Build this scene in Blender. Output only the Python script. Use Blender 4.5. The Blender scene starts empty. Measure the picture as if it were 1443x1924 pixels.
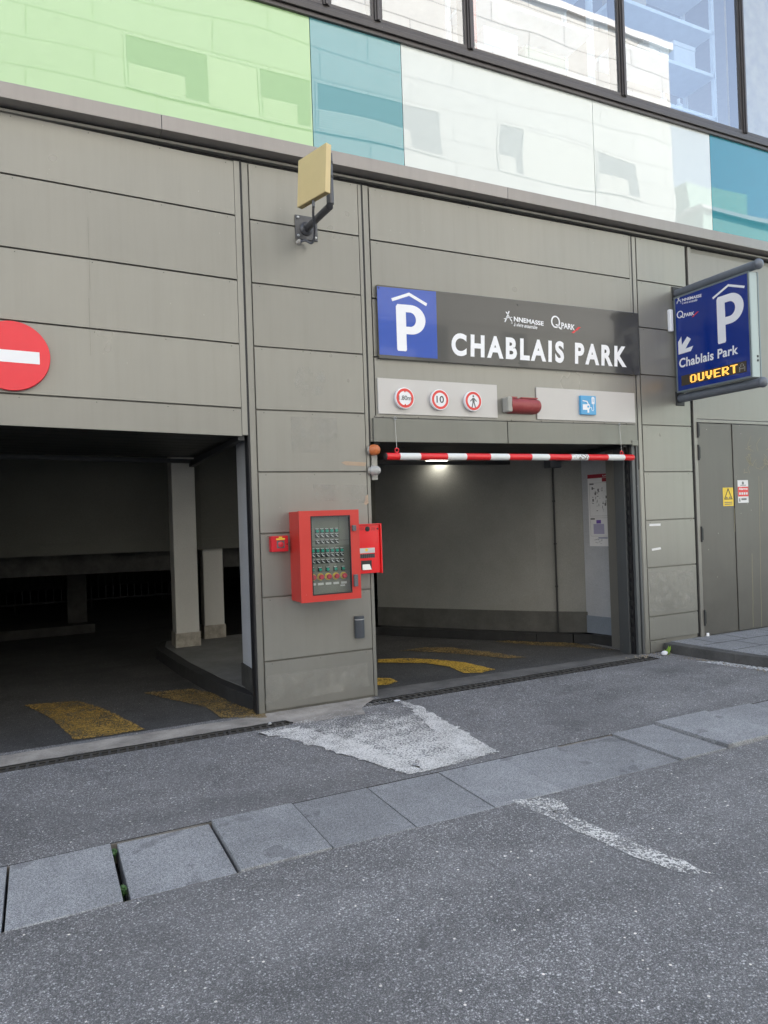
import bpy, bmesh, math, random
from mathutils import Vector, Matrix
random.seed(7)
scene = bpy.context.scene
col = scene.collection
# ------------------------------------------------------------------ camera
D, H = 5.5, 1.5
YAW, PITCH, ROLL, FPX = 25.99, .351, 1.945, 1334.0
GZ = -.035
def cam_axes():
    y, p, r = map(math.radians, (YAW, PITCH, ROLL))
    f = Vector((math.sin(y)*math.cos(p), math.cos(y)*math.cos(p), math.sin(p)))
    rt = Vector((math.cos(y), -math.sin(y), 0)); up = rt.cross(f)
    return rt*math.cos(r)-up*math.sin(r), rt*math.sin(r)+up*math.cos(r), f
CR, CU, CF = cam_axes(); CC = Vector((0, -D, H))
cd = bpy.data.cameras.new('camera'); cam = bpy.data.objects.new('camera', cd); col.objects.link(cam)
M = Matrix((CR, CU, -CF)).transposed().to_4x4(); M.translation = CC
cam.matrix_world = M
cd.sensor_fit = 'VERTICAL'; cd.sensor_height = 24; cd.lens = FPX/1924*24; cd.clip_end = 2000; cd.clip_start = .05
scene.camera = cam
def ray(px, py): return CF + CR*((px-721.5)/FPX) - CU*((py-962)/FPX)
def Fp(px, py, y=0):          # photo point -> (x,z) on a plane parallel to the facade
    d = ray(px, py); t = (y-CC.y)/d.y; p = CC+d*t; return (p.x, p.z)
def Gp(px, py, z=GZ):         # photo point -> (x,y) on a level plane
    d = ray(px, py); t = (z-CC.z)/d.z; p = CC+d*t; return (p.x, p.y)
# ------------------------------------------------------------------ world, sun, exposure
SUN_AZ, SUN_EL = 20, 47       # the sun stands behind the garage building
w = bpy.data.worlds.new('World'); scene.world = w; w.use_nodes = True
nt = w.node_tree; bg = nt.nodes['Background']
sky = nt.nodes.new('ShaderNodeTexSky'); sky.sky_type = 'NISHITA'; sky.sun_disc = False
sky.sun_elevation = math.radians(SUN_EL); sky.sun_rotation = math.radians(SUN_AZ)
sky.air_density = 1.0; sky.dust_density = 1.0; sky.ozone_density = 1.5
hs = nt.nodes.new('ShaderNodeHueSaturation'); hs.inputs['Saturation'].default_value = .72; hs.inputs['Value'].default_value = 1.05
nt.links.new(sky.outputs[0], hs.inputs['Color']); nt.links.new(hs.outputs[0], bg.inputs[0]); bg.inputs[1].default_value = .15
sd = bpy.data.lights.new('sun', 'SUN'); sd.energy = 4.2; sd.angle = math.radians(.5); sd.color = (1, .95, .87)
so = bpy.data.objects.new('sun', sd); col.objects.link(so)
sv = Vector((math.sin(math.radians(SUN_AZ))*math.cos(math.radians(SUN_EL)), math.cos(math.radians(SUN_AZ))*math.cos(math.radians(SUN_EL)), math.sin(math.radians(SUN_EL))))
so.rotation_euler = sv.to_track_quat('Z', 'Y').to_euler(); so.location = (0, 30, 40)
scene.render.engine = 'CYCLES'
scene.view_settings.view_transform = 'Standard'; scene.view_settings.look = 'None'
scene.view_settings.gamma = 1; scene.view_settings.exposure = 1.72
scene.cycles.max_bounces = 8; scene.cycles.diffuse_bounces = 5; scene.cycles.transparent_max_bounces = 12
# ------------------------------------------------------------------ materials
def s2l(c):
    return tuple(((v/255)/12.92 if v/255 <= .04045 else ((v/255+.055)/1.055)**2.4) for v in c)
MATS = {}
class NT:
    def __init__(s, name):
        s.m = bpy.data.materials.new(name); s.m.use_nodes = True; s.t = s.m.node_tree
        s.b = s.t.nodes['Principled BSDF']; s.out = s.t.nodes['Material Output']
        g = s.t.nodes.new('ShaderNodeNewGeometry'); s.pos = g.outputs['Position']
    def n(s, typ, **kw):
        o = s.t.nodes.new(typ)
        for k, v in kw.items():
            if k in ('i',):
                for kk, vv in v.items(): s.set(o.inputs[kk], vv)
            else: setattr(o, k, v)
        return o
    def set(s, inp, v):
        if isinstance(v, bpy.types.NodeSocket): s.t.links.new(v, inp)
        else: inp.default_value = v
    def vec(s, scale, rot=(0,0,0), off=(0,0,0)):
        m = s.n('ShaderNodeMapping'); s.t.links.new(s.pos, m.inputs[0]); m.inputs[3].default_value = scale; m.inputs[2].default_value = rot; m.inputs[1].default_value = off
        return m.outputs[0]
    def noise(s, scale, detail=4, rough=.55, vec=None, dist=0):
        o = s.n('ShaderNodeTexNoise'); o.inputs['Scale'].default_value = scale; o.inputs['Detail'].default_value = detail; o.inputs['Roughness'].default_value = rough; o.inputs['Distortion'].default_value = dist
        s.t.links.new(vec or s.pos, o.inputs['Vector']); return o.outputs['Fac']
    def vor(s, scale, feature='F1', vec=None):
        o = s.n('ShaderNodeTexVoronoi', feature=feature); o.inputs['Scale'].default_value = scale
        s.t.links.new(vec or s.pos, o.inputs['Vector']); return o
    def ramp(s, fac, stops, interp='LINEAR'):
        r = s.n('ShaderNodeValToRGB'); r.color_ramp.interpolation = interp
        e = r.color_ramp.elements
        while len(e) < len(stops): e.new(.5)
        for k, (p, c) in enumerate(stops):
            e[k].position = p
            if not isinstance(c, (tuple, list)): c = (c, c, c)
            e[k].color = (*c[:3], 1)
        s.t.links.new(fac, r.inputs[0]); return r.outputs[0]
    def math(s, op, a, b=0, c=None, clamp=False):
        o = s.n('ShaderNodeMath', operation=op, use_clamp=clamp); s.set(o.inputs[0], a); s.set(o.inputs[1], b)
        if c is not None: s.set(o.inputs[2], c)
        return o.outputs[0]
    def mix(s, fac, a, b, blend='MIX'):
        o = s.n('ShaderNodeMix', data_type='RGBA', blend_type=blend)
        s.set(o.inputs[0], fac)
        for i, v in ((6, a), (7, b)):
            if isinstance(v, (tuple, list)): v = (*v[:3], 1)
            s.set(o.inputs[i], v)
        return o.outputs[2]
    def bump(s, h, strength, dist=.01):
        o = s.n('ShaderNodeBump'); o.inputs['Strength'].default_value = strength; o.inputs['Distance'].default_value = dist
        s.t.links.new(h, o.inputs['Height']); s.t.links.new(o.outputs[0], s.b.inputs['Normal']); return o
    def sep(s):
        o = s.n('ShaderNodeSeparateXYZ'); s.t.links.new(s.pos, o.inputs[0]); return o.outputs
    def base(s, v): s.set(s.b.inputs['Base Color'], (*v[:3], 1) if isinstance(v, (tuple, list)) else v)

def plain(name, c, rough=.5, metal=0, var=.12, scale=9, bump=0, bscale=60, emit=None, coat=0):
    n = NT(name)
    f = n.noise(scale, 5)
    n.base(n.mix(f, tuple(v*(1-var) for v in c), tuple(min(1, v*(1+var)) for v in c)))
    n.b.inputs['Roughness'].default_value = rough; n.b.inputs['Metallic'].default_value = metal
    n.b.inputs['Coat Weight'].default_value = coat
    if bump: n.bump(n.noise(bscale, 4), bump, .004)
    if emit: n.b.inputs['Emission Color'].default_value = (*emit[0], 1); n.b.inputs['Emission Strength'].default_value = emit[1]
    MATS[name] = n.m; return n.m

def painted_metal(name, c, rough=.42, wear=1.0, dent=.25, metal=.25):
    n = NT(name)
    big = n.noise(1.3, 4, .6)
    streak = n.noise(1, 5, .65, n.vec((14, 14, .8)))
    fine = n.noise(90, 3)
    c0 = n.mix(big, tuple(v*.95 for v in c), tuple(v*1.05 for v in c))
    st = n.ramp(streak, [(.3, 0.95), (.5, 1.0), (.75, 1.03)])
    c1 = n.mix(1.0, c0, st, 'MULTIPLY')
    x, y, z = n.sep()
    low = n.math('MULTIPLY', n.ramp(n.math('ADD', n.math('MULTIPLY', z, .45), n.math('MULTIPLY', n.noise(3.5, 5, .7), .55)), [(.2, .55), (.75, 0)]), wear, clamp=True)
    low_tone = n.mix(low, c1, tuple(v*.62 for v in c))  # darker towards the bottom, broken up by noise
    # chips and scuffs
    v = n.vor(17, vec=n.vec((1, 1, .55)))
    sp = n.math('LESS_THAN', v.outputs['Distance'], .055)
    pick = n.math('GREATER_THAN', n.noise(2.1, 2), .55)
    chip = n.math('MULTIPLY', n.math('MULTIPLY', sp, pick), .55*wear)
    c2 = n.mix(chip, low_tone, (.5, .48, .43))
    sc = n.noise(1, 6, .75, n.vec((3, 3, 14), (0, .5, 0)), 1.5)
    scf = n.math('MULTIPLY', n.math('MULTIPLY', n.ramp(sc, [(.62, 0), (.78, 1)]), .2*wear), n.ramp(z, [(0, 1), (.9, .15)]))
    c3 = n.mix(scf, c2, tuple(v*1.35 for v in c))
    oi = n.n('ShaderNodeObjectInfo'); rv = n.ramp(oi.outputs['Random'], [(0, .93), (1, 1.06)])
    c3 = n.mix(1.0, c3, rv, 'MULTIPLY')
    n.base(c3)
    n.b.inputs['Metallic'].default_value = metal
    n.set(n.b.inputs['Roughness'], n.ramp(n.noise(1.6, 3), [(.3, rough-.03), (.7, rough+.06)]))
    h = n.math('ADD', n.math('MULTIPLY', n.noise(1.6, 2, .4), 1.0), n.math('MULTIPLY', fine, .0004))
    n.bump(h, dent, .06)
    MATS[name] = n.m; return n.m

def asphalt(name, dark, mid, light, tint=(1, 1, 1.05), pale=.95, stain=.35):
    n = NT(name)
    T = lambda v: tuple(v*t for t in tint)
    v = n.vor(165); v2 = n.vor(330); v3 = n.vor(48)
    cell = n.n('ShaderNodeSeparateColor'); n.t.links.new(v.outputs['Color'], cell.inputs[0])
    cell2 = n.n('ShaderNodeSeparateColor'); n.t.links.new(v2.outputs['Color'], cell2.inputs[0])
    cell3 = n.n('ShaderNodeSeparateColor'); n.t.links.new(v3.outputs['Color'], cell3.inputs[0])
    a = n.ramp(cell.outputs[0], [(0, T(dark)), (.62, T(mid)), (.84, T(light)), (pale, T(light*2.3)), (1, T(light*3.6))], 'LINEAR')
    b = n.ramp(cell2.outputs[0], [(0, T(dark*.8)), (.7, T(mid)), (.92, T(light*1.7)), (1, T(light*2.6))])
    c = n.mix(.5, a, b)
    rim = n.ramp(v.outputs['Distance'], [(.28, 1), (.6, .42)])
    c = n.mix(.55, c, n.mix(1.0, c, rim, 'MULTIPLY'))
    # rare large pale stones
    rare = n.math('MULTIPLY', n.math('GREATER_THAN', cell3.outputs[1], .978), n.math('LESS_THAN', v3.outputs['Distance'], .26))
    c = n.mix(n.math('MULTIPLY', rare, .8), c, (light*3.5, light*3.3, light*3.0))
    big = n.ramp(n.noise(.9, 5, .6), [(.3, 1-stain), (.5, 1), (.72, 1.12)])
    c = n.mix(1.0, c, big, 'MULTIPLY')
    med = n.ramp(n.noise(6, 5, .65), [(.3, .84), (.7, 1.12)])
    c = n.mix(1.0, c, med, 'MULTIPLY')
    c = n.mix(n.math('MULTIPLY', n.ramp(n.noise(1.1, 4, .6, n.vec((1, 1, 1), (0, 0, 0), (7, 3, 0))), [(.4, 0), (.62, 1)]), .25), c, T(mid*1.1))
    # hairline cracks, tar runs and oil spots
    wv = n.n('ShaderNodeVectorMath', operation='ADD'); nz = n.n('ShaderNodeTexNoise'); nz.inputs['Scale'].default_value = 2.5; nz.inputs['Detail'].default_value = 6; n.t.links.new(n.pos, nz.inputs['Vector'])
    n.t.links.new(n.pos, wv.inputs[0]); n.t.links.new(nz.outputs['Color'], wv.inputs[1])
    ck = n.vor(.42, 'DISTANCE_TO_EDGE', wv.outputs[0])
    crk = n.math('MULTIPLY', n.ramp(ck.outputs['Distance'], [(.0, 1), (.004, .7), (.009, 0)]), n.ramp(n.noise(.8, 3), [(.5, 0), (.62, .28)]))
    c = n.mix(crk, c, T(dark*.35))
    oil = n.math('MULTIPLY', n.ramp(n.noise(2.6, 4, .55), [(.68, 0), (.78, 1)]), .25)
    c = n.mix(oil, c, T(dark*.6))
    trk = n.ramp(n.noise(1, 3, .5, n.vec((.5, 3.2, 1), (0, 0, .35))), [(.3, .88), (.65, 1.08)])
    c = n.mix(1.0, c, trk, 'MULTIPLY')
    n.base(c); n.b.inputs['Roughness'].default_value = .8
    h = n.math('ADD', n.math('MULTIPLY', v.outputs['Distance'], -1), n.math('MULTIPLY', n.noise(160, 3), .5))
    n.bump(h, .55, .006)
    MATS[name] = n.m; return n.m

def granite(name, k=1.0):
    n = NT(name)
    a = n.vor(330).outputs['Color']; s_ = n.n('ShaderNodeSeparateColor'); n.t.links.new(a, s_.inputs[0])
    f = n.math('ADD', n.math('MULTIPLY', s_.outputs[0], .5), n.math('MULTIPLY', n.noise(260, 3, .7), .5))
    c = n.ramp(f, [(.22, (.10*k, .102*k, .108*k)), (.5, (.21*k, .214*k, .222*k)), (.78, (.40*k, .405*k, .41*k))])
    big = n.ramp(n.noise(2.2, 5, .6), [(.3, .84), (.7, 1.1)])
    c = n.mix(1.0, c, big, 'MULTIPLY')
    sp = n.math('MULTIPLY', n.ramp(n.noise(4.5, 3, .5), [(.64, 0), (.67, 1)]), .4)
    c = n.mix(1.0, c, n.ramp(n.noise(9, 6, .7), [(.3, .88), (.7, 1.08)]), 'MULTIPLY')
    c = n.mix(sp, c, (.07, .07, .075))
    n.base(c); n.b.inputs['Roughness'].default_value = .7
    n.bump(n.noise(240, 3), .25, .003)
    MATS[name] = n.m; return n.m

def road_paint(name, c, thr=.5, scale=55, under=None, soft=.06, rough=.65, big=.0, fade=None, cap=1.0):
    n = NT(name)
    f = n.math('ADD', n.math('MULTIPLY', n.noise(scale, 4, .6), .66), n.math('MULTIPLY', n.noise(scale*.09, 4, .6), .34))
    v = n.vor(scale*1.6); f = n.math('SUBTRACT', f, n.math('MULTIPLY', n.math('SUBTRACT', v.outputs['Distance'], .35), .22))
    if fade:   # worn away towards one side: (axis, start, end, amount)
        ax, s0, s1, am = fade
        g = n.n('ShaderNodeMapRange'); n.t.links.new(n.sep()[ax], g.inputs[0]); g.inputs[1].default_value = s0; g.inputs[2].default_value = s1; g.inputs[3].default_value = 0; g.inputs[4].default_value = am
        f = n.math('SUBTRACT', f, g.outputs[0])
    al = n.ramp(f, [(thr-soft, 0), (thr+soft, cap)])
    n.base(n.mix(n.noise(30, 4), tuple(v*.75 for v in c), n.mix(n.ramp(n.noise(2.2, 5, .6), [(.4, 0), (.75, .5)]), c, tuple(v*.55 for v in c)))); n.b.inputs['Roughness'].default_value = rough
    n.set(n.b.inputs['Alpha'], al)
    n.bump(n.noise(140, 3), .4, .004)
    MATS[name] = n.m; return n.m

def concrete(name, c, scale=3, var=.25, rough=.85, streaks=False, bump=.35):
    n = NT(name)
    f = n.noise(scale, 6, .65)
    k = n.ramp(f, [(.28, tuple(v*(1-var) for v in c)), (.72, tuple(min(1, v*(1+var)) for v in c))])
    if streaks:
        k = n.mix(1.0, k, n.ramp(n.noise(1, 5, .6, n.vec((9, 9, .7))), [(.35, .8), (.6, 1.04)]), 'MULTIPLY')
    k = n.mix(1.0, k, n.ramp(n.noise(110, 3), [(.3, .86), (.7, 1.1)]), 'MULTIPLY')
    n.base(k); n.b.inputs['Roughness'].default_value = rough
    n.bump(n.noise(85, 5), bump, .004)
    MATS[name] = n.m; return n.m

def coloured_glass(name, c, wave=.5):
    n = NT(name)
    n.base(n.mix(n.noise(.6, 2), tuple(v*.96 for v in c), tuple(min(1, v*1.04) for v in c)))
    n.b.inputs['Roughness'].default_value = .012; n.b.inputs['IOR'].default_value = 1.7
    n.b.inputs['Coat Weight'].default_value = .6; n.b.inputs['Coat IOR'].default_value = 1.6; n.b.inputs['Coat Roughness'].default_value = .01
    b = n.bump(n.noise(1.1, 0, .3, n.vec((.8, 1, 1.6))), wave*.35, .012)
    n.t.links.new(b.outputs[0], n.b.inputs['Coat Normal'])
    MATS[name] = n.m; return n.m

def clear_glass(name, refl=.22, wave=.3, tint=(.9, .95, .97)):
    n = NT(name); t = n.t; t.nodes.remove(n.b)
    g = n.n('ShaderNodeBsdfGlossy'); g.inputs['Roughness'].default_value = .01; g.inputs['Color'].default_value = (1, 1, 1, 1)
    tr = n.n('ShaderNodeBsdfTransparent'); tr.inputs['Color'].default_value = (*tint, 1)
    gb_ = n.n('ShaderNodeNewGeometry')          # only the outer skin of each pane mirrors
    fac = n.math('MULTIPLY', n.math('SUBTRACT', 1.0, gb_.outputs['Backfacing']), refl, clamp=True)
    bp = n.n('ShaderNodeBump'); bp.inputs['Strength'].default_value = wave*.4; bp.inputs['Distance'].default_value = .01
    t.links.new(n.noise(1.2, 1, .3), bp.inputs['Height']); t.links.new(bp.outputs[0], g.inputs['Normal'])
    mx = n.n('ShaderNodeMixShader'); t.links.new(fac, mx.inputs[0]); t.links.new(tr.outputs[0], mx.inputs[1]); t.links.new(g.outputs[0], mx.inputs[2])
    t.links.new(mx.outputs[0], n.out.inputs[0])
    MATS[name] = n.m; return n.m

PANEL = (.268, .261, .234)
painted_metal('panel', PANEL, .30, .6, .14, .35)
painted_metal('panel_frame', (.25, .24, .215), .42, .9, .1, .2)
painted_metal('header_metal', (.20, .20, .175), .36, .9, .5, .3)
painted_metal('door_paint', (.13, .122, .108), .40, 1.6, .12, .2)
painted_metal('frieze_paint', (.25, .238, .215), .36, .7, .1, .3)
painted_metal('jamb_metal', (.11, .115, .115), .5, 1.2, .1, .1)
painted_metal('flashing', (.29, .27, .255), .38, .6, .25, .5)
painted_metal('window_metal', (.10, .092, .09), .32, .5, .05, .6)
plain('black_rubber', (.012, .012, .014), .5)
plain('dark_gap', (.010, .010, .011), .8)
plain('rail_black', (.008, .008, .008), .6)
plain('dark_steel', (.035, .036, .036), .55, .3, .3, 12)
plain('tilt_door_metal', (.03, .03, .028), .5, .4, .3, 6)
coloured_glass('glass_green', s2l((170, 205, 152)))
coloured_glass('glass_teal', s2l((108, 162, 168)))
coloured_glass('glass_white', s2l((208, 214, 210)), .9)
coloured_glass('glass_blue', s2l((35, 125, 140)))
clear_glass('window_glass', .36, .35, (.92, .97, 1))
clear_glass('cabinet_glass', .13, .1, (.92, .94, .92))
asphalt('asphalt', .13, .215, .32, (1.01, .995, 1.0), .95)
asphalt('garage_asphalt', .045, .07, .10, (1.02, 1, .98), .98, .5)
granite('granite', 1.3); granite('granite_pale', 1.42); granite('granite_dark', 1.15); granite('pavement_granite', 1.1)
concrete('concrete_strip', (.33, .305, .275), 3.5, .45)
concrete('joint_sand', (.20, .18, .155), 8, .4)
concrete('threshold_grey', (.13, .125, .118), 4, .4)
concrete('kerb_stone', (.085, .083, .08), 5, .4)
concrete('kerb_dark', (.022, .022, .022), 5, .4)
concrete('column_paint', (.52, .505, .46), 1.2, .1, .7, False, .1)
concrete('plinth_paint', (.34, .31, .26), 9, .4)
concrete('island_top', (.19, .19, .185), 3, .25)
concrete('falloff_dark_wall', (.10, .098, .082), 1.2, .12, .8, False, .1)  # base colour darkened to stand in for light falling off inside the bay
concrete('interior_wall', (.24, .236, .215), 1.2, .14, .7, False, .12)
concrete('interior_wall_white', (.42, .43, .45), 2.2, .1, .6, False, .1)
concrete('interior_skirting', (.085, .083, .075), 4, .3)
concrete('skirting_blue', (.2, .23, .27), 4, .15)
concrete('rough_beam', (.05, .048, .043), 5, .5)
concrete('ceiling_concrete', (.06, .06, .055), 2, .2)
road_paint('white_paint', (.78, .79, .80), .44, 42, soft=.02)
road_paint('white_paint_island', (.88, .865, .83), .44, 70, soft=.04, fade=(1, -1.0, -.3, .12))
road_paint('white_paint_edge', (.90, .885, .85), .425, 78, soft=.05)
road_paint('white_paint_worn', (.88, .865, .83), .465, 75, soft=.07)
road_paint('yellow_paint', (.46, .29, .07), .44, 60, fade=(1, .1, 1.3, .03), soft=.12)
road_paint('yellow_bright', (.74, .46, .06), .40, 60, soft=.12)
road_paint('yellow_paint_worn', (.34, .23, .08), .46, 60, soft=.13)
plain('sign_charcoal', (.045, .044, .04), .17, 0, .05, coat=.5)
plain('sign_blue', (.012, .07, .42), .16, 0, .04, coat=.5)
plain('sign_deep_blue', (.0008, .026, .23), .16, 0, .06, coat=.3)
plain('white_vinyl', (.88, .88, .9), .35, 0, .02)
plain('plate_grey', (.55, .53, .51), .42, .15, .05, 3)
plain('road_sign_white', (.86, .86, .88), .35)
plain('road_sign_red', (.75, .06, .05), .35)
plain('noentry_red', (.82, .012, .03), .28, 0, .05, coat=.3)
plain('black_print', (.03, .03, .03), .5)
plain('grey_print', (.14, .14, .14), .5)
plain('red_print', (.72, .04, .04), .4)
plain('ev_blue', (.09, .38, .68), .35)
plain('bar_red', (.75, .012, .015), .3, coat=.3)
plain('rubber_cap', (.02, .02, .02), .6)
n = NT('bar_white'); n.base(n.mix(n.ramp(n.math('MULTIPLY', n.noise(60, 5, .7), n.ramp(n.noise(3.1, 2), [(.35, .6), (.65, 1.1)])), [(.56, 0), (.6, 1)]), (.76, .78, .77), (.2, .12, .1))); n.b.inputs['Roughness'].default_value = .35; MATS['bar_white'] = n.m
n = NT('cabinet_red')
cc = n.mix(n.noise(3, 4), (.52, .03, .024), (.64, .05, .035))
ch = n.ramp(n.noise(38, 5, .7), [(.70, 0), (.72, 1)])
n.base(n.mix(n.math('MULTIPLY', ch, .8), cc, (.7, .6, .55))); n.b.inputs['Roughness'].default_value = .38; n.bump(n.noise(2, 2), .1, .01); MATS['cabinet_red'] = n.m
plain('intercom_red', (.82, .008, .012), .3, 0, .04, coat=.3)
plain('callpoint_red', (.6, .008, .02), .35, 0, .06)
plain('panel_olive', (.22, .225, .19), .5, .1, .1)
plain('button_green', (.02, .42, .30), .3)
plain('button_black', (.02, .02, .02), .4)
plain('estop_red', (.62, .03, .05), .35)
plain('estop_yellow', (.75, .55, .06), .45)
plain('label_white', (.7, .7, .7), .5)
plain('label_yellow', (.85, .6, .05), .5)
plain('plastic_grey', (.12, .125, .135), .4)
plain('steel_mesh', (.55, .56, .57), .3, .8)
plain('anthracite', (.055, .062, .075), .4, 0, .1)
plain('silver_strip', (.6, .6, .6), .3, .7)
plain('antenna_cream', (.66, .52, .26), .5, 0, .1, 5, .1, 90)
plain('antenna_bottom', (.35, .28, .13), .7, 0, .5, 25)
plain('bracket_grey', (.10, .10, .105), .42, .4, .3, 25)
plain('cable_grey', (.10, .105, .12), .5)
plain('gland_white', (.5, .48, .44), .5, 0, .3, 40)
plain('beacon_orange', (.55, .16, .05), .35, 0, .3, 50, .1)
plain('beacon_clear', (.42, .42, .40), .25, 0, .25, 40, coat=.4)
plain('beacon_base', (.4, .39, .35), .6)
n = NT('faded_red'); n.base(n.mix(n.noise(14, 6, .7), (.22, .015, .02), (.42, .09, .085))); n.b.inputs['Roughness'].default_value = .45; n.bump(n.noise(70, 3), .2, .003); MATS['faded_red'] = n.m
plain('tube_grey', (.15, .165, .19), .45, .2, .2, 20)
plain('signbox_silver', (.37, .42, .42), .38, .3, .05, 4)
plain('signbox_frame', (.2, .235, .25), .4, .4, .1)
plain('led_panel', (.035, .026, .015), .5)
plain('led_dead', (.10, .075, .045), .5)
plain('led_lit', (.9, .6, .15), .4, emit=((1, .42, .06), .8))
plain('led_ghost', (.42, .40, .36), .4)
plain('cable_steel', (.5, .5, .5), .35, .8)
plain('hook_red', (.7, .02, .03), .4)
plain('leaf_green', (.09, .19, .06), .5, 0, .4, 60)
plain('leaf_bright', (.25, .42, .05), .5, 0, .3, 60)
plain('dry_leaf', (.42, .24, .10), .7, 0, .4, 50)
plain('tissue_white', (.75, .76, .8), .8, 0, .1, 40, .6, 120)
plain('gravel', (.33, .29, .23), .85, 0, .5, 80)
plain('grate_iron', (.08, .076, .072), .6, .2, .5, 40)
plain('soil', (.008, .008, .007), .95)
plain('paper_white', (.75, .74, .74), .6, 0, .03)
plain('map_purple', (.16, .09, .38), .6); plain('map_lilac', (.38, .36, .5), .6); plain('map_green', (.33, .48, .2), .6); plain('map_blue', (.05, .08, .25), .6); plain('map_brown', (.4, .25, .15), .6); plain('map_darkred', (.30, .015, .03), .6)
plain('tube_light', (.9, .9, .85), .4, emit=((1, .98, .88), 4))
plain('lamp_housing', (.3, .3, .28), .5)
plain('opposite_glass', (.14, .15, .15), .12); plain('blind_white', (.75, .73, .66), .6); plain('blind_panel', (.50, .49, .44), .6)
plain('shelf_metal', (.75, .8, .84), .4, 0); plain('carton', (.5, .42, .32), .8); plain('carton_white', (.7, .72, .74), .6); plain('red_cloth', (.55, .05, .06), .8); plain('shelf_item', (.25, .32, .25), .6)
plain('plywood', (.5, .38, .22), .7, 0, .4, 7)
plain('room_wall', (.5, .51, .52), .8); plain('room_ceiling', (.3, .3, .3), .8)
plain('graffiti', (.34, .30, .19), .6); plain('rust_streak', (.28, .17, .09), .7); plain('tape_brown', (.42, .31, .22), .6)
# opposite facade: cream render with a wide joint pattern
n = NT('opposite_render')
bk = n.n('ShaderNodeTexBrick'); bk.inputs['Scale'].default_value = 1; bk.inputs['Mortar Size'].default_value = .018; bk.inputs['Brick Width'].default_value = 3.1; bk.inputs['Row Height'].default_value = .85
cmb = n.n('ShaderNodeCombineXYZ'); xx, yy, zz = n.sep(); n.t.links.new(n.math('ADD', xx, yy), cmb.inputs[0]); n.t.links.new(zz, cmb.inputs[1]); n.t.links.new(cmb.outputs[0], bk.inputs[0])
for k, c in ((1, (.50, .49, .46, 1)), (2, (.53, .52, .49, 1)), (3, (.25, .24, .22, 1))): bk.inputs[k].default_value = c
n.base(n.mix(1.0, bk.outputs[0], n.ramp(n.noise(1.5, 4), [(.3, .93), (.7, 1.03)]), 'MULTIPLY')); n.b.inputs['Roughness'].default_value = .85; MATS['opposite_render'] = n.m
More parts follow.
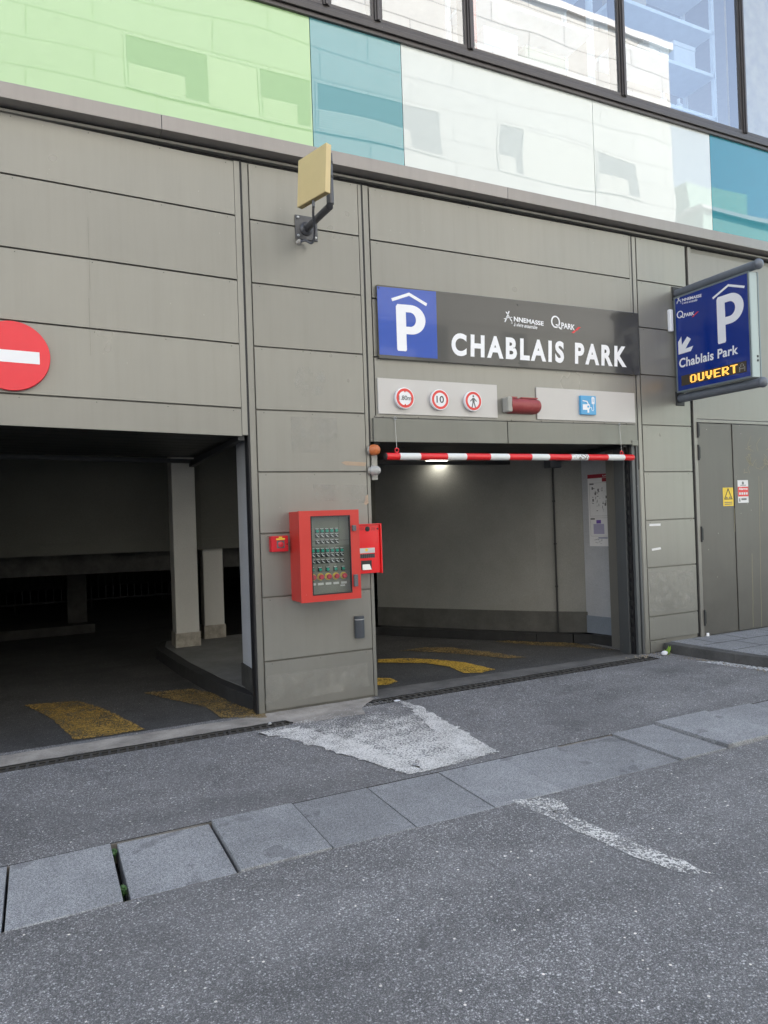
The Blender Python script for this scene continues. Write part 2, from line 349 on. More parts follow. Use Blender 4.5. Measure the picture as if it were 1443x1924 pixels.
# ------------------------------------------------------------------ builders
def tag(o, label=None, cat=None, group=None, kind=None):
    if label: o['label'] = label
    if cat: o['category'] = cat
    if group: o['group'] = group
    if kind: o['kind'] = kind
    return o
def wloc(o):
    v = Vector((0, 0, 0))
    while o: v += o.location; o = o.parent
    return v
class MB:
    def __init__(s): s.v = []; s.f = []; s.mi = []
    def add(s, vs, fs, mi=0):
        b = len(s.v); s.v += [tuple(v) for v in vs]; s.f += [tuple(i+b for i in f) for f in fs]; s.mi += [mi]*len(fs); return s
    def box(s, x0, x1, y0, y1, z0, z1, mi=0):
        return s.hexa([(x0,y0,z0),(x1,y0,z0),(x1,y1,z0),(x0,y1,z0),(x0,y0,z1),(x1,y0,z1),(x1,y1,z1),(x0,y1,z1)], mi)
    def hexa(s, v, mi=0):
        return s.add(v, [(3,2,1,0),(4,5,6,7),(0,1,5,4),(1,2,6,5),(2,3,7,6),(3,0,4,7)], mi)
    def slab(s, x0, x1, y0, y1, zl0, zl1, zr0, zr1, mi=0):  # box whose top/bottom tilt from x0 to x1
        return s.hexa([(x0,y0,zl0),(x1,y0,zr0),(x1,y1,zr0),(x0,y1,zl0),(x0,y0,zl1),(x1,y0,zr1),(x1,y1,zr1),(x0,y1,zl1)], mi)
    def prism(s, poly, z0, z1, mi=0):   # poly in xy
        n_ = len(poly); a = sum(poly[i][0]*poly[(i+1)%n_][1]-poly[(i+1)%n_][0]*poly[i][1] for i in range(n_))
        if a < 0: poly = poly[::-1]
        v = [(x, y, z0) for x, y in poly]+[(x, y, z1) for x, y in poly]
        f = [tuple(range(n_-1, -1, -1)), tuple(range(n_, 2*n_))]+[(i, (i+1)%n_, n_+(i+1)%n_, n_+i) for i in range(n_)]
        return s.add(v, f, mi)
    def tube(s, pts, r, seg=12, mi=0, caps=True, r2=None):
        pts = [Vector(p) for p in pts]; rings = []
        up = Vector((0, 0, 1))
        for i, p in enumerate(pts):
            d = (pts[min(i+1, len(pts)-1)]-pts[max(i-1, 0)]).normalized()
            a = d.cross(up if abs(d.z) < .95 else Vector((1, 0, 0))).normalized(); b = d.cross(a)
            rr = r if r2 is None else r+(r2-r)*i/(len(pts)-1)
            rings.append([p+(a*math.cos(t)+b*math.sin(t))*rr for t in [2*math.pi*k/seg for k in range(seg)]])
        vs = [v for R_ in rings for v in R_]; fs = []
        for i in range(len(pts)-1):
            for k in range(seg): fs.append((i*seg+k, (i+1)*seg+k, (i+1)*seg+(k+1)%seg, i*seg+(k+1)%seg))
        if caps: fs += [tuple(range(seg-1, -1, -1))[::-1], tuple(range((len(pts)-1)*seg, len(pts)*seg))[::-1]]
        return s.add(vs, fs, mi)
    def lathe(s, prof, org, axis, seg=20, mi=0):   # prof: (dist along axis, radius)
        org = Vector(org); ax = Vector(axis).normalized()
        a = ax.cross(Vector((0, 0, 1)) if abs(ax.z) < .9 else Vector((1, 0, 0))).normalized(); b = ax.cross(a)
        vs = []; fs = []
        for d, r in prof:
            for k in range(seg):
                t = 2*math.pi*k/seg; vs.append(org+ax*d+(a*math.cos(t)+b*math.sin(t))*max(r, 1e-5))
        for i in range(len(prof)-1):
            for k in range(seg): fs.append((i*seg+k, i*seg+(k+1)%seg, (i+1)*seg+(k+1)%seg, (i+1)*seg+k))
        fs += [tuple(range(seg)), tuple(range((len(prof)-1)*seg, len(prof)*seg))]
        return s.add(vs, fs, mi)
    def build(s, name, mats, parent=None, bevel=0, smooth=False, loc=None):
        me = bpy.data.meshes.new(name)
        off = wloc(parent) if parent else Vector((0, 0, 0))
        if loc is not None: off = Vector(loc)
        me.from_pydata([tuple(Vector(v)-off) for v in s.v], [], s.f)
        if not isinstance(mats, (list, tuple)): mats = [mats]
        for m in mats: me.materials.append(MATS[m] if isinstance(m, str) else m)
        for p, i in zip(me.polygons, s.mi): p.material_index = i
        bm = bmesh.new(); bm.from_mesh(me); bmesh.ops.recalc_face_normals(bm, faces=bm.faces); bm.to_mesh(me); bm.free()
        o = bpy.data.objects.new(name, me); col.objects.link(o)
        if parent: o.parent = parent
        if loc is not None: o.location = Vector(loc)-(wloc(parent) if parent else Vector((0, 0, 0)))
        if bevel:
            b = o.modifiers.new('bevel', 'BEVEL'); b.width = bevel; b.segments = 2; b.limit_method = 'ANGLE'; b.angle_limit = math.radians(50)
        if smooth:
            for p in me.polygons: p.use_smooth = True
            try: me.set_sharp_from_angle(angle=math.radians(40))
            except Exception: pass
        return o
def empty(name, loc, label=None, cat=None, group=None, kind=None, parent=None):
    o = bpy.data.objects.new(name, None); o.empty_display_size = .1; col.objects.link(o); o.location = loc
    if parent: o.parent = parent
    return tag(o, label, cat, group, kind)
def copy_tree(o, loc, parent=None):
    c = o.copy(); col.objects.link(c); c.location = loc
    if parent is not None: c.parent = parent
    for ch in o.children:
        k = ch.copy(); col.objects.link(k); k.parent = c
        for g in ch.children:
            q = g.copy(); col.objects.link(q); q.parent = k
    return c
# --- flat lettering and shapes, through filled curves (holes kept)
def curve_to_tris(cu):
    o = bpy.data.objects.new('tmp', cu); col.objects.link(o)
    dg = bpy.context.evaluated_depsgraph_get(); dg.update()
    me = o.evaluated_get(dg).to_mesh()
    vs = [tuple(v.co) for v in me.vertices]; fs = [tuple(p.vertices) for p in me.polygons]
    o.evaluated_get(dg).to_mesh_clear(); bpy.data.objects.remove(o); bpy.data.curves.remove(cu)
    return vs, fs
def text_geo(body, bold=0, shear=0, space=1.0):
    cu = bpy.data.curves.new('t', 'FONT'); cu.body = body; cu.size = 1; cu.offset = bold; cu.shear = shear; cu.space_character = space; cu.resolution_u = 6; cu.dimensions = '2D'; cu.fill_mode = 'BOTH'
    return curve_to_tris(cu)
def poly_geo(loops):
    cu = bpy.data.curves.new('p', 'CURVE'); cu.dimensions = '2D'; cu.fill_mode = 'BOTH'
    for lp in loops:
        sp = cu.splines.new('POLY'); sp.points.add(len(lp)-1); sp.use_cyclic_u = True
        for k, (x, y) in enumerate(lp): sp.points[k].co = (x, y, 0, 1)
    return curve_to_tris(cu)
def fit(geo, box):
    vs, fs = geo
    xs = [v[0] for v in vs]; ys = [v[1] for v in vs]
    x0, x1, y0, y1 = min(xs), max(xs), min(ys), max(ys); u0, v0, u1, v1 = box
    return [(u0+(v[0]-x0)/(x1-x0)*(u1-u0), v0+(v[1]-y0)/(y1-y0)*(v1-v0)) for v in vs], fs
def add_flat(mb, geo, plane, d=.0015, mi=0):
    vs, fs = geo; mb.add([plane(v[0], v[1], d) for v in vs], fs, mi); return mb
def facade(y): return lambda u, v, d: (u, y-d, v)
def circle(cx, cy, rx, ry=None, n_=36, a0=0, a1=2*math.pi):
    ry = ry or rx; return [(cx+rx*math.cos(a0+(a1-a0)*k/n_), cy+ry*math.sin(a0+(a1-a0)*k/n_)) for k in range(n_)]
def ribbon(pts, wd):
    L, R_ = [], []
    for i, p in enumerate(pts):
        a = Vector(pts[max(i-1, 0)]); b = Vector(pts[min(i+1, len(pts)-1)]); p = Vector(p)
        k = 1.0
        if 0 < i < len(pts)-1:
            d1 = (p-a).normalized(); d2 = (b-p).normalized(); d = (d1+d2).normalized(); k = 1/max(.4, d.dot(d1))
        else: d = (b-a).normalized()
        nrm = Vector((-d.y, d.x))*wd/2*k; L.append(tuple(p+nrm)); R_.append(tuple(p-nrm))
    return L+R_[::-1]
def P_loops(x0, z0, x1, z1, sw=.33):
    w_, h_ = x1-x0, z1-z0; out = []; r = .05
    by, ry, iy = .685, .315, .155
    o = [(0+r*.6, 0), (sw-r*.6, 0), (sw, r*.6), (sw, by-ry)]
    cx = .50
    o += [(cx+(1-cx)*math.cos(t)**1 if math.cos(t) > 0 else cx, by+ry*math.sin(t)) for t in [math.radians(-90+180*k/24) for k in range(25)]]
    o += [(r, 1), (0, 1-r), (0, r*.6)]
    cxi = .47
    i_ = [(sw, by-iy)]+[(cxi+(1-sw-.0+.0-cxi+.0)*math.cos(t) if True else 0, by+iy*math.sin(t)) for t in [math.radians(-90+180*k/20) for k in range(21)]]+[(sw, by+iy)]
    return [[(x0+p[0]*w_, z0+p[1]*h_) for p in L] for L in (o, i_)]
def text_part(name, body, mat, parent, plane, box, bold=0, shear=0, space=1.0, d=.0015):
    mb = MB(); add_flat(mb, fit(text_geo(body, bold, shear, space), box), plane, d)
    return mb.build(name, mat, parent)
def polys_part(name, loops, mat, parent, plane, d=.0015):
    mb = MB()
    for lp in loops: add_flat(mb, poly_geo(lp), plane, d)
    return mb.build(name, mat, parent)
# ================================================================== GROUND
SX0, SX1, SY0, SY1 = -30., 40., -2.405, -1.80      # granite strip trench
drains = [(-9.0, 1.69, -.385, -.255), (2.29, 5.62, -.24, -.075)]
xs = sorted({-250., SX0, -9.0, 1.69, 2.29, 5.62, SX1, 250.}); ys = sorted({-250., SY0, SY1, -.385, -.255, -.24, -.075, 0.06, 16., 250.})
mb = MB()
for i in range(len(xs)-1):
    for j in range(len(ys)-1):
        cx, cy = (xs[i]+xs[i+1])/2, (ys[j]+ys[j+1])/2
        if any(a < cx < b and c < cy < d for a, b, c, d in drains) or (SX0 < cx < SX1 and SY0 < cy < SY1): continue
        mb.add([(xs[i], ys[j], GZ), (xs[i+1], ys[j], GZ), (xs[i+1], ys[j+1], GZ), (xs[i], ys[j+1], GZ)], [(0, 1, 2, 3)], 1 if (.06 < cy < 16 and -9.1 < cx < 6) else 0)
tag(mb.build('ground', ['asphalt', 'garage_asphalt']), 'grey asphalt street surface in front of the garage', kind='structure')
mb = MB(); mb.box(SX0, SX1, SY0, SY1, GZ-.16, GZ-.10)
for a, b, c, d in drains: mb.box(a-.01, b+.01, c-.01, d+.01, GZ-.26, GZ-.22)
tag(mb.build('subsoil', 'soil'), 'dark earth in the joints under the stone strip', kind='structure')
# trench side walls so no gap is seen under the asphalt skin
mb = MB()
for a, b, c, d in drains+[(SX0, SX1, SY0, SY1)]:
    for p, q in (((a, c), (b, c)), ((b, d), (a, d)), ((a, d), (a, c)), ((b, c), (b, d))):
        mb.add([(p[0], p[1], GZ-.25), (q[0], q[1], GZ-.25), (q[0], q[1], GZ), (p[0], p[1], GZ)], [(0, 1, 2, 3)])
tag(mb.build('trench_edge', 'soil'), 'cut asphalt edge of the drain and stone strip', kind='structure')
# concrete threshold strips
def ragged(pts, amp=.012, step=.08):
    out = []
    for i, p in enumerate(pts):
        q = pts[(i+1) % len(pts)]; a = Vector(p); b = Vector(q); n_ = max(1, int((b-a).length/step))
        for k in range(n_):
            v = a.lerp(b, k/n_); out.append((v.x+random.uniform(-amp, amp), v.y+random.uniform(-amp, amp)))
    return out
def ground_sheet(name, loops, mat, z=.004, label=None, amp=.01, step=.06, kind='structure'):
    mb = MB()
    for lp in loops:
        vs, fs = poly_geo([ragged(lp, amp, step)]); mb.add([(v[0], v[1], GZ+z) for v in vs], fs)
    return tag(mb.build(name, mat), label, kind=kind)
ground_sheet('concrete_threshold', [[(-9, -.255), (1.66, -.255), (1.70, -.39), (2.25, -.43), (2.30, -.24), (2.5, -.065), (2.5, .0), (1.52, .01), (1.3, -.02), (-9, .04)]], 'concrete_strip', .003, 'worn pale concrete threshold along the left opening and pillar foot')
ground_sheet('concrete_threshold', [[(2.56, -.065), (5.62, -.065), (5.66, .10), (2.56, .22)]], 'threshold_grey', .003, 'grey worn threshold of the right opening')
# painted markings
ground_sheet('white_hatching', [[Gp(487, 1377), Gp(560, 1358), Gp(640, 1336), Gp(700, 1320), Gp(748, 1316), Gp(790, 1330), Gp(870, 1374), Gp(938, 1414), Gp(826, 1444), Gp(770, 1457), Gp(690, 1431), Gp(600, 1404)]], 'white_paint_island', .005, 'crumbling white paint on the traffic island between the two lanes', .010, .05)
ground_sheet('white_marking', [[Gp(487, 1377), Gp(600, 1404), Gp(770, 1456), Gp(800, 1449), Gp(700, 1405), Gp(640, 1386), Gp(560, 1368)],
    [Gp(748, 1317), Gp(790, 1330), Gp(870, 1374), Gp(937, 1414), Gp(800, 1449), Gp(780, 1440), Gp(850, 1405), Gp(790, 1350)]], 'white_paint_edge', .008, 'brighter painted edges of the white traffic island', .03, .04)
ground_sheet('street_marking', [[Gp(960, 1505), Gp(1005, 1503), Gp(1060, 1530), Gp(1150, 1566), Gp(1335, 1640), Gp(1285, 1645), Gp(1190, 1612), Gp(1080, 1560)],
    [Gp(1005, 1500), Gp(1050, 1500), Gp(1075, 1535), Gp(1040, 1528)]], 'white_paint_worn', .004, 'worn white stripe on the street beyond the granite strip', .012)
ground_sheet('kerb_marking', [[Gp(1306, 1243), Gp(1360, 1243), Gp(1443, 1250), Gp(1640, 1268), Gp(1640, 1280), Gp(1443, 1261), Gp(1370, 1252)]], 'white_paint', .004, 'white line along the kerb of the right pavement', .006)
def curvy(pts):
    return [Gp(*p) for p in pts]
ground_sheet('yellow_marking', [curvy([(45, 1326), (148, 1318), (195, 1333), (235, 1352), (273, 1372), (205, 1383), (140, 1392), (122, 1374), (98, 1353), (72, 1338)])], 'yellow_paint', .008, 'worn ochre stripe on the floor of the left garage mouth', .006, .05)
ground_sheet('yellow_marking', [curvy([(710, 1240), (760, 1238), (820, 1240), (875, 1246), (930, 1259), (905, 1265), (872, 1266), (845, 1254), (800, 1247), (710, 1246)]),
    curvy([(655, 1276), (710, 1275), (735, 1276), (748, 1282), (730, 1288), (655, 1292)])], 'yellow_bright', .008, 'bright yellow curved stripes on the floor of the right garage mouth', .006, .05)
ground_sheet('faded_marking', [curvy([(268, 1303), (360, 1295), (410, 1305), (470, 1326), (500, 1340), (500, 1350), (415, 1350), (385, 1330), (330, 1318)]),
    curvy([(750, 1224), (800, 1217), (850, 1218), (920, 1226), (990, 1237), (950, 1238), (880, 1231), (810, 1226)]),
    curvy([(925, 1206), (1000, 1203), (1070, 1208), (1160, 1223), (1080, 1217), (1000, 1213)])], 'yellow_paint_worn', .008, 'rubbed yellow stripes on the dark garage floor', .01)
# drains
def drain(x0, x1, y0, y1, label, slant, vis0):
    root = empty('drain_channel', ((vis0+x1)/2, (y0+y1)/2, GZ), label, 'drain')
    f = MB(); f.box(x0, x1, y0, y0+.006, GZ-.05, GZ+.001); f.box(x0, x1, y1-.006, y1, GZ-.05, GZ+.001); f.build('channel_edge', 'dark_steel', root)
    seg = .5; x = x1
    while x > x0+.01:
        a = max(x0, x-seg); g = MB(); zj = random.uniform(-.004, 0)
        g.box(a+.003, x-.003, y0+.007, y0+.012, GZ-.012, GZ-.003+zj); g.box(a+.003, x-.003, y1-.012, y1-.007, GZ-.012, GZ-.003+zj)
        if y1-y0 > .12: g.box(a+.003, x-.003, (y0+y1)/2-.006, (y0+y1)/2+.006, GZ-.03, GZ-.003+zj)
        k = a+.012
        while k < x-.02:
            g.hexa([(k, y0+.012, GZ-.013), (k+.017, y0+.012, GZ-.013), (k+.017+slant, y1-.012, GZ-.013), (k+slant, y1-.012, GZ-.013), (k, y0+.012, GZ-.004+zj), (k+.017, y0+.012, GZ-.004+zj), (k+.017+slant, y1-.012, GZ-.004+zj), (k+slant, y1-.012, GZ-.004+zj)])
            k += .058
        g.build('grate', 'grate_iron', root); x -= seg
        if x < -2: break
    return root
drain(-9.0, 1.69, -.385, -.255, 'narrow slotted iron drain across the foot of the left opening', .012, -.5)
drain(2.29, 5.62, -.24, -.075, 'wider double slotted iron drain across the foot of the right opening', -.008, 2.29)
# granite slabs
joints = [-1.98, -1.525, -1.07, -.615, -.165, .285, .75, 1.19, 1.635, 2.10, 2.555, 3.0, 3.46, 3.865, 4.38, 4.86, 5.33, 5.8, 6.27, 6.74, 7.2, 7.66]
gaps = {.285: .03, .75: .014, 3.0: .006, 3.46: .01, 3.865: .012, 2.555: .002, -.165: .012}
names = ['granite slab just left of the frame edge, partly cut off', 'pale granite slab left of the weedy open joint', 'granite slab right of the weedy open joint', 'granite slab second to the right of the weedy joint', 'granite slab third to the right of the weedy joint',
         'granite slab below the point of the white painted island', 'granite slab with a dark round stain, right of the white island', 'dull granite slab at the start of the worn street stripe', 'granite slab right of the start of the worn street stripe',
         'granite slab between two dark stepped joints', 'raised granite slab right of the two dark stepped joints', 'granite slab near the right end of the strip', 'granite slab at the right picture edge']
ni = 0
for k in range(len(joints)-1):
    a, b = joints[k], joints[k+1]; ga, gb = gaps.get(a, .008)/2, gaps.get(b, .008)/2
    lift = {3.0: -.006, 3.46: .008, 3.865: .026, 4.38: .012, .75: .010, .285: -.006, 2.555: .0}.get(a, random.uniform(-.002, .002))
    m = MB(); t = random.uniform(-.002, .002)
    m.hexa([(a+ga, SY0+.006, GZ-.1), (b-gb, SY0+.006, GZ-.1), (b-gb, SY1-.006, GZ-.1), (a+ga, SY1-.006, GZ-.1),
            (a+ga, SY0+.006, GZ+lift), (b-gb, SY0+.006, GZ+lift+t), (b-gb, SY1-.006, GZ+lift+t), (a+ga, SY1-.006, GZ+lift)])
    if k < 3: lb = 'granite slab outside the left picture edge'
    else: lb = names[ni] if ni < len(names) else 'granite slab outside the right picture edge'; ni += 1
    o = m.build('granite_slab', ['granite', 'granite_pale', 'granite', 'granite_dark'][k % 4 if a > .3 else 1], loc=((a+b)/2, (SY0+SY1)/2, GZ), bevel=.003)
    tag(o, lb, 'paving slab', 'granite slabs of the strip across the street')
mb = MB(); mb.box(SX0, SX1, SY1-.011, SY1-.001, GZ-.12, GZ-.003); mb.box(SX0, SX1, SY0+.001, SY0+.010, GZ-.12, GZ-.003)
tag(mb.build('joint_mortar', 'joint_sand'), 'sandy mortar lines along both edges of the stone strip', kind='structure')
# pavement on the right, raised
kx = 5.90
mb = MB(); mb.prism([(kx+.16, 0), (kx+.27, -1.12), (8.6, -1.30), (12, -1.5), (12, .1), (kx+.16, .1)], GZ-.1, .058)
tag(mb.build('pavement', 'pavement_granite', bevel=0), 'raised grey stone pavement by the service door', kind='structure')
mb = MB(); pts = [(kx, -.02), (kx+.03, -.35), (kx+.08, -.8), (kx+.18, -1.15), (kx+.45, -1.28), (8.6, -1.44), (12, -1.62)]
ins = [(kx+.15, -.02), (kx+.155, -.35), (kx+.20, -.8), (kx+.27, -1.06), (kx+.48, -1.13), (8.6, -1.28), (12, -1.48)]
for i in range(len(pts)-1):
    a, b, c, d = pts[i], pts[i+1], ins[i+1], ins[i]
    mb.hexa([(*a, GZ-.1), (*b, GZ-.1), (*c, GZ-.1), (*d, GZ-.1), (a[0]+.008, a[1], .062), (b[0]+.008, b[1]+.004, .062), (*c, .062), (*d, .062)])
tag(mb.build('kerb', 'kerb_stone', bevel=.008), 'dark stone kerb of the raised pavement', kind='structure')
mb = MB()
for y in (-.33, -.66, -1.0): mb.box(kx+.25, 12, y, y+.008, .0583, .0592)
for i, x in enumerate((6.35, 6.8, 7.4, 8.0)): mb.box(x, x+.008, -.32, -.005, .0583, .0592)
for i, x in enumerate((6.6, 7.1, 7.7)): mb.box(x, x+.008, -.65, -.34, .0583, .0592)
tag(mb.build('pavement_joint', 'dark_gap'), 'thin joints between the pavement stones', kind='structure')
# ================================================================== GARAGE BUILDING
B = empty('garage_building', (3, 0, GZ), 'large building clad in grey metal panels with two garage openings and coloured glass above', 'building')
# structural backing behind the cladding
mb = MB()
mb.box(-12, -1.2, .03, .5, GZ, 4.36)
mb.box(-1.2, 1.512, .03, .2, 2.24, 4.36)
mb.box(1.526, 2.566, .025, .10, GZ, 4.36)
mb.box(2.58, 5.664, .03, .2, 2.18, 4.36)
mb.box(5.68, 6.47, .025, .5, GZ, 4.36)
mb.box(6.50, 14, .045, .5, GZ, 4.36)
mb.build('wall', 'panel_frame', B)
# rubber seals / seams
for a in ((1.512, 1.526, .005, .12, GZ, 4.36), (2.568, 2.578, .008, .12, 2.1, 4.36), (5.665, 5.679, .008, .12, 1.9, 4.36), (6.47, 6.50, .02, .12, GZ+.1, 4.36)):
    mb = MB(); mb.box(*a); mb.build('seal', 'black_rubber', B)
for a, b in ((1.528, 1.576), (2.536, 2.566)):
    mb = MB(); mb.box(a, b, .005, .03, GZ+.005, 4.35); mb.build('frame_strip', 'panel', B, bevel=.002)
for a, b in ((2.581, 2.630), (5.634, 5.663)):
    mb = MB(); mb.box(a, b, .003, .03, 2.145, 4.35); mb.build('frame_strip', 'panel', B, bevel=.002)
mb = MB(); mb.box(5.681, 5.728, .004, .03, GZ+.005, 4.35); mb.build('frame_strip', 'panel', B, bevel=.002)
mb = MB(); mb.box(1.4655, 1.5105, .002, .03, 2.178, 4.35); mb.build('frame_strip', 'panel', B, bevel=.002)
def panel(x0, x1, z0, z1, y0=0.0, mat='panel', tilt=0, y1=.024, name='cladding_panel'):
    m = MB(); t = tilt*(x1-x0)
    m.slab(x0, x1, y0, y1, z0, z1, z0+t, z1+t)
    ns = max(2, int((x1-x0)/.45)+1)
    for k in range(ns):
        u = .06+(x1-x0-.12)*k/(ns-1); m.lathe([(0, .0042), (.0012, .0035)], (x0+u, y0, z1-.016+t*u/(x1-x0)), (0, -1, 0), 6, 1)
    o = m.build(name, [mat, 'dark_steel'], B, bevel=.0025, loc=((x0+x1)/2, 0, (z0+z1)/2))
    o.rotation_euler = (math.radians(random.uniform(-.12, .12)), 0, math.radians(random.uniform(-.12, .12)))
    return o
G_ = .013
# left bay (hangs a little out of level)
TL = -.0262
lz = [4.385, 3.955, 3.445, 2.94, 2.433]       # groove heights at x=-.2
def lb(z): return z - TL*(-.2+1.15)
for k in range(4): panel(-1.15, 1.462, lb(lz[k+1])+G_/2, lb(lz[k])-G_/2, tilt=TL)
panel(-1.15, 1.462, lb(2.213), lb(2.433)-G_/2, tilt=TL)
# pillar between the openings
pg = [4.352, 3.90, 3.394, 2.888, 2.382, 1.885, 1.394, .886, .378, -.012]
for k in range(9): panel(1.585, 2.528, pg[k+1]+(G_/2 if k < 8 else 0), pg[k]-G_/2)
# middle bay
for a, b in ((4.345, 3.885), (3.885, 3.38), (3.38, 2.875), (2.875, 2.36)): panel(2.64, 5.63, b+G_/2, a-G_/2, tilt=.004)
# right pillar
rg = [4.355, 3.895, 3.40, 2.90, 2.369, 1.874, 1.363, .864, .350, .10]
for k in range(9): panel(5.738, 6.455, rg[k+1]+G_/2, rg[k]-G_/2)
panel(5.742, 5.965, GZ+.012, .10-G_/2)
# left pilaster, out of frame
for k in range(9): panel(-2.6, -1.25, pg[k+1]+G_/2, pg[k]-G_/2)
# vertical sheet joint on the left bay
for px, pa, pb in ((165, 408, 545), (167, 560, 668)):
    a = Fp(px, pa, 0); b = Fp(px+1.5, pb, 0); m = MB(); m.hexa([(a[0]-.0012, -.0012, b[1]), (a[0]+.0012, -.0012, b[1]), (a[0]+.0012, .002, b[1]), (a[0]-.0012, .002, b[1]), (a[0]-.0012, -.0012, a[1]), (a[0]+.0012, -.0012, a[1]), (a[0]+.0012, .002, a[1]), (a[0]-.0012, .002, a[1])]); m.build('sheet_joint', 'header_metal', B)
# dark header skirts over the openings
mb = MB(); mb.slab(2.60, 3.99, -.022, .01, 2.140, 2.345, 2.146, 2.352); mb.build('header_panel', 'header_metal', B, bevel=.003)
mb = MB(); mb.slab(3.996, 5.632, -.026, .01, 2.146, 2.352, 2.158, 2.362); mb.build('header_panel', 'header_metal', B, bevel=.003)
mb = MB(); mb.box(5.55, 5.635, -.034, -.006, 2.145, 2.20); mb.build('header_bracket', 'header_metal', B, bevel=.003)
mb = MB(); mb.slab(2.62, 5.63, -.012, .03, 2.352, 2.366, 2.368, 2.382)
for x in (2.70, 3.05, 3.5, 4.05, 4.4, 4.8, 5.2, 5.5): mb.lathe([(0, .006), (.006, .006), (.009, .003)], (x, -.012, 2.36+.005*(x-2.6)), (0, -1, 0), 8)
mb.build('header_rail', 'panel_frame', B)
# right section: frieze and service door
mb = MB(); mb.box(6.545, 9.6, .012, .045, 2.46, 4.30); mb.build('frieze_panel', 'frieze_paint', B, bevel=.004)
mb = MB(); mb.box(6.50, 6.552, .0, .05, .058, 4.35); mb.box(6.552, 9.6, .004, .05, 2.42, 2.455); mb.build('door_frame', 'frieze_paint', B, bevel=.003)
for k, (a, b) in enumerate(((6.562, 7.108), (7.118, 7.98), (7.99, 8.85))):
    m = MB(); m.box(a, b, .008 if k == 0 else .001, .04, .068, 2.412); d = m.build('service_door', 'door_paint', B, bevel=.003)
    if k == 0:
        for z in (2.02, 2.27, 1.12, .2):
            h = MB(); h.lathe([(0, .011), (.17, .011)], (6.556, -.004, z-.02), (0, 0, 1), 10); h.box(6.552, 6.585, -.004, .01, z, z+.13); h.build('hinge', 'dark_steel', d)
# cornice between cladding and coloured glass
mb = MB()
mb.box(-12, 14, .02, .3, 4.362, 4.70)
mb.build('cornice_recess', 'dark_gap', B)
mb = MB(); mb.box(-12, 14, -.022, .03, 4.376, 4.396)
mb.build('cornice_trim', 'panel_frame', B, bevel=.003)
x = -12.
for xb in (-5.5, .905, 4.02, 8.3, 14):
    m = MB(); m.hexa([(x, -.118, 4.418), (xb-.003, -.118, 4.418), (xb-.003, .0, 4.412), (x, .0, 4.412), (x, -.12, 4.527), (xb-.003, -.12, 4.527), (xb-.003, -.075, 4.535), (x, -.075, 4.535)])
    m.build('flashing', 'flashing', B, bevel=.003); x = xb
# coloured glass band
def up(z): return 1.5+(z-1.5)*(5.4/5.5)
ux = 5.4/5.5
cols = [(-6, -1.35, 'glass_white'), (-1.35, 2.145, 'glass_green'), (2.145, 3.0, 'glass_teal'), (3.0, 5.202, 'glass_white'), (5.202, 6.918, 'glass_white'), (6.918, 9.4, 'glass_blue'), (9.4, 12, 'glass_green')]
for a, b, m_ in cols:
    m = MB(); m.box(a*ux+.003, b*ux-.003, -.1, -.07, 4.535, up(5.675)); m.build('spandrel_glass', m_, B)
mb = MB(); mb.box(-12, 14, -.07, .3, 4.53, up(5.8)); mb.build('spandrel_wall', 'dark_gap', B)
# window frame and panes
zf0, zf1 = up(5.672), up(5.80)
mb = MB(); mb.box(-12, 14, -.125, .06, zf0, zf0+.035); mb.box(-12, 14, -.145, .06, zf0+.037, zf0+.085); mb.box(-12, 14, -.118, .06, zf0+.087, zf1)
mb.build('window_sill', 'window_metal', B, bevel=.004)
mull = [-4.5, -2.5, -.5, .75, 2.252, 2.722, 3.66, 5.525, 7.365, 9.2, 11]
for x in mull:
    m = MB(); m.box(x-.028, x+.028, -.13, .05, zf1, 8.6); m.box(x-.012, x+.012, -.145, -.13, zf1, 8.6); m.build('mullion', 'window_metal', B, bevel=.003)
for a, b in zip(mull[:-1], mull[1:]):
    f = MB(); f.box(a+.03, b-.03, -.115, -.05, zf1+.002, zf1+.03); f.box(a+.03, a+.05, -.112, -.05, zf1+.03, 8.58); f.box(b-.05, b-.03, -.112, -.05, zf1+.03, 8.58)
    f = f.build('window', 'window_metal', B)
    p = MB(); p.box(a+.045, b-.045, -.095, -.085, zf1+.028, 8.58); p.build('pane', 'window_glass', f)
mb = MB(); mb.box(-12, 14, -.13, .5, 8.6, 9.0); mb.box(-12, 14, -.1, 6.2, 9.0, 18); mb.build('upper_storeys', 'panel', B)  # unseen block, depth cut short so sun reaches the added rear openings
# upper room
mb = MB(); mb.box(-12, 14, .06, 6, 5.55, 5.7); mb.box(-12, 14, .06, 6, 8.55, 8.6); mb.build('room_floor', 'room_ceiling', B)
mb = MB(); mb.box(-12, 14, 6, 6.2, 5.5, 6.2); mb.box(-12, 14, 6, 6.2, 8.2, 8.6)
for xr in (-12, -7, -2, 3, 8, 13): mb.box(xr, xr+.8, 6, 6.2, 6.2, 8.2)  # unseen rear openings between these piers, added to let sunlight into the room
mb.box(-12.2, -12, .06, 6, 5.5, 8.6); mb.box(14, 14.2, -.1, 6, -.03, 8.6); mb.build('room_wall', 'room_wall', B)
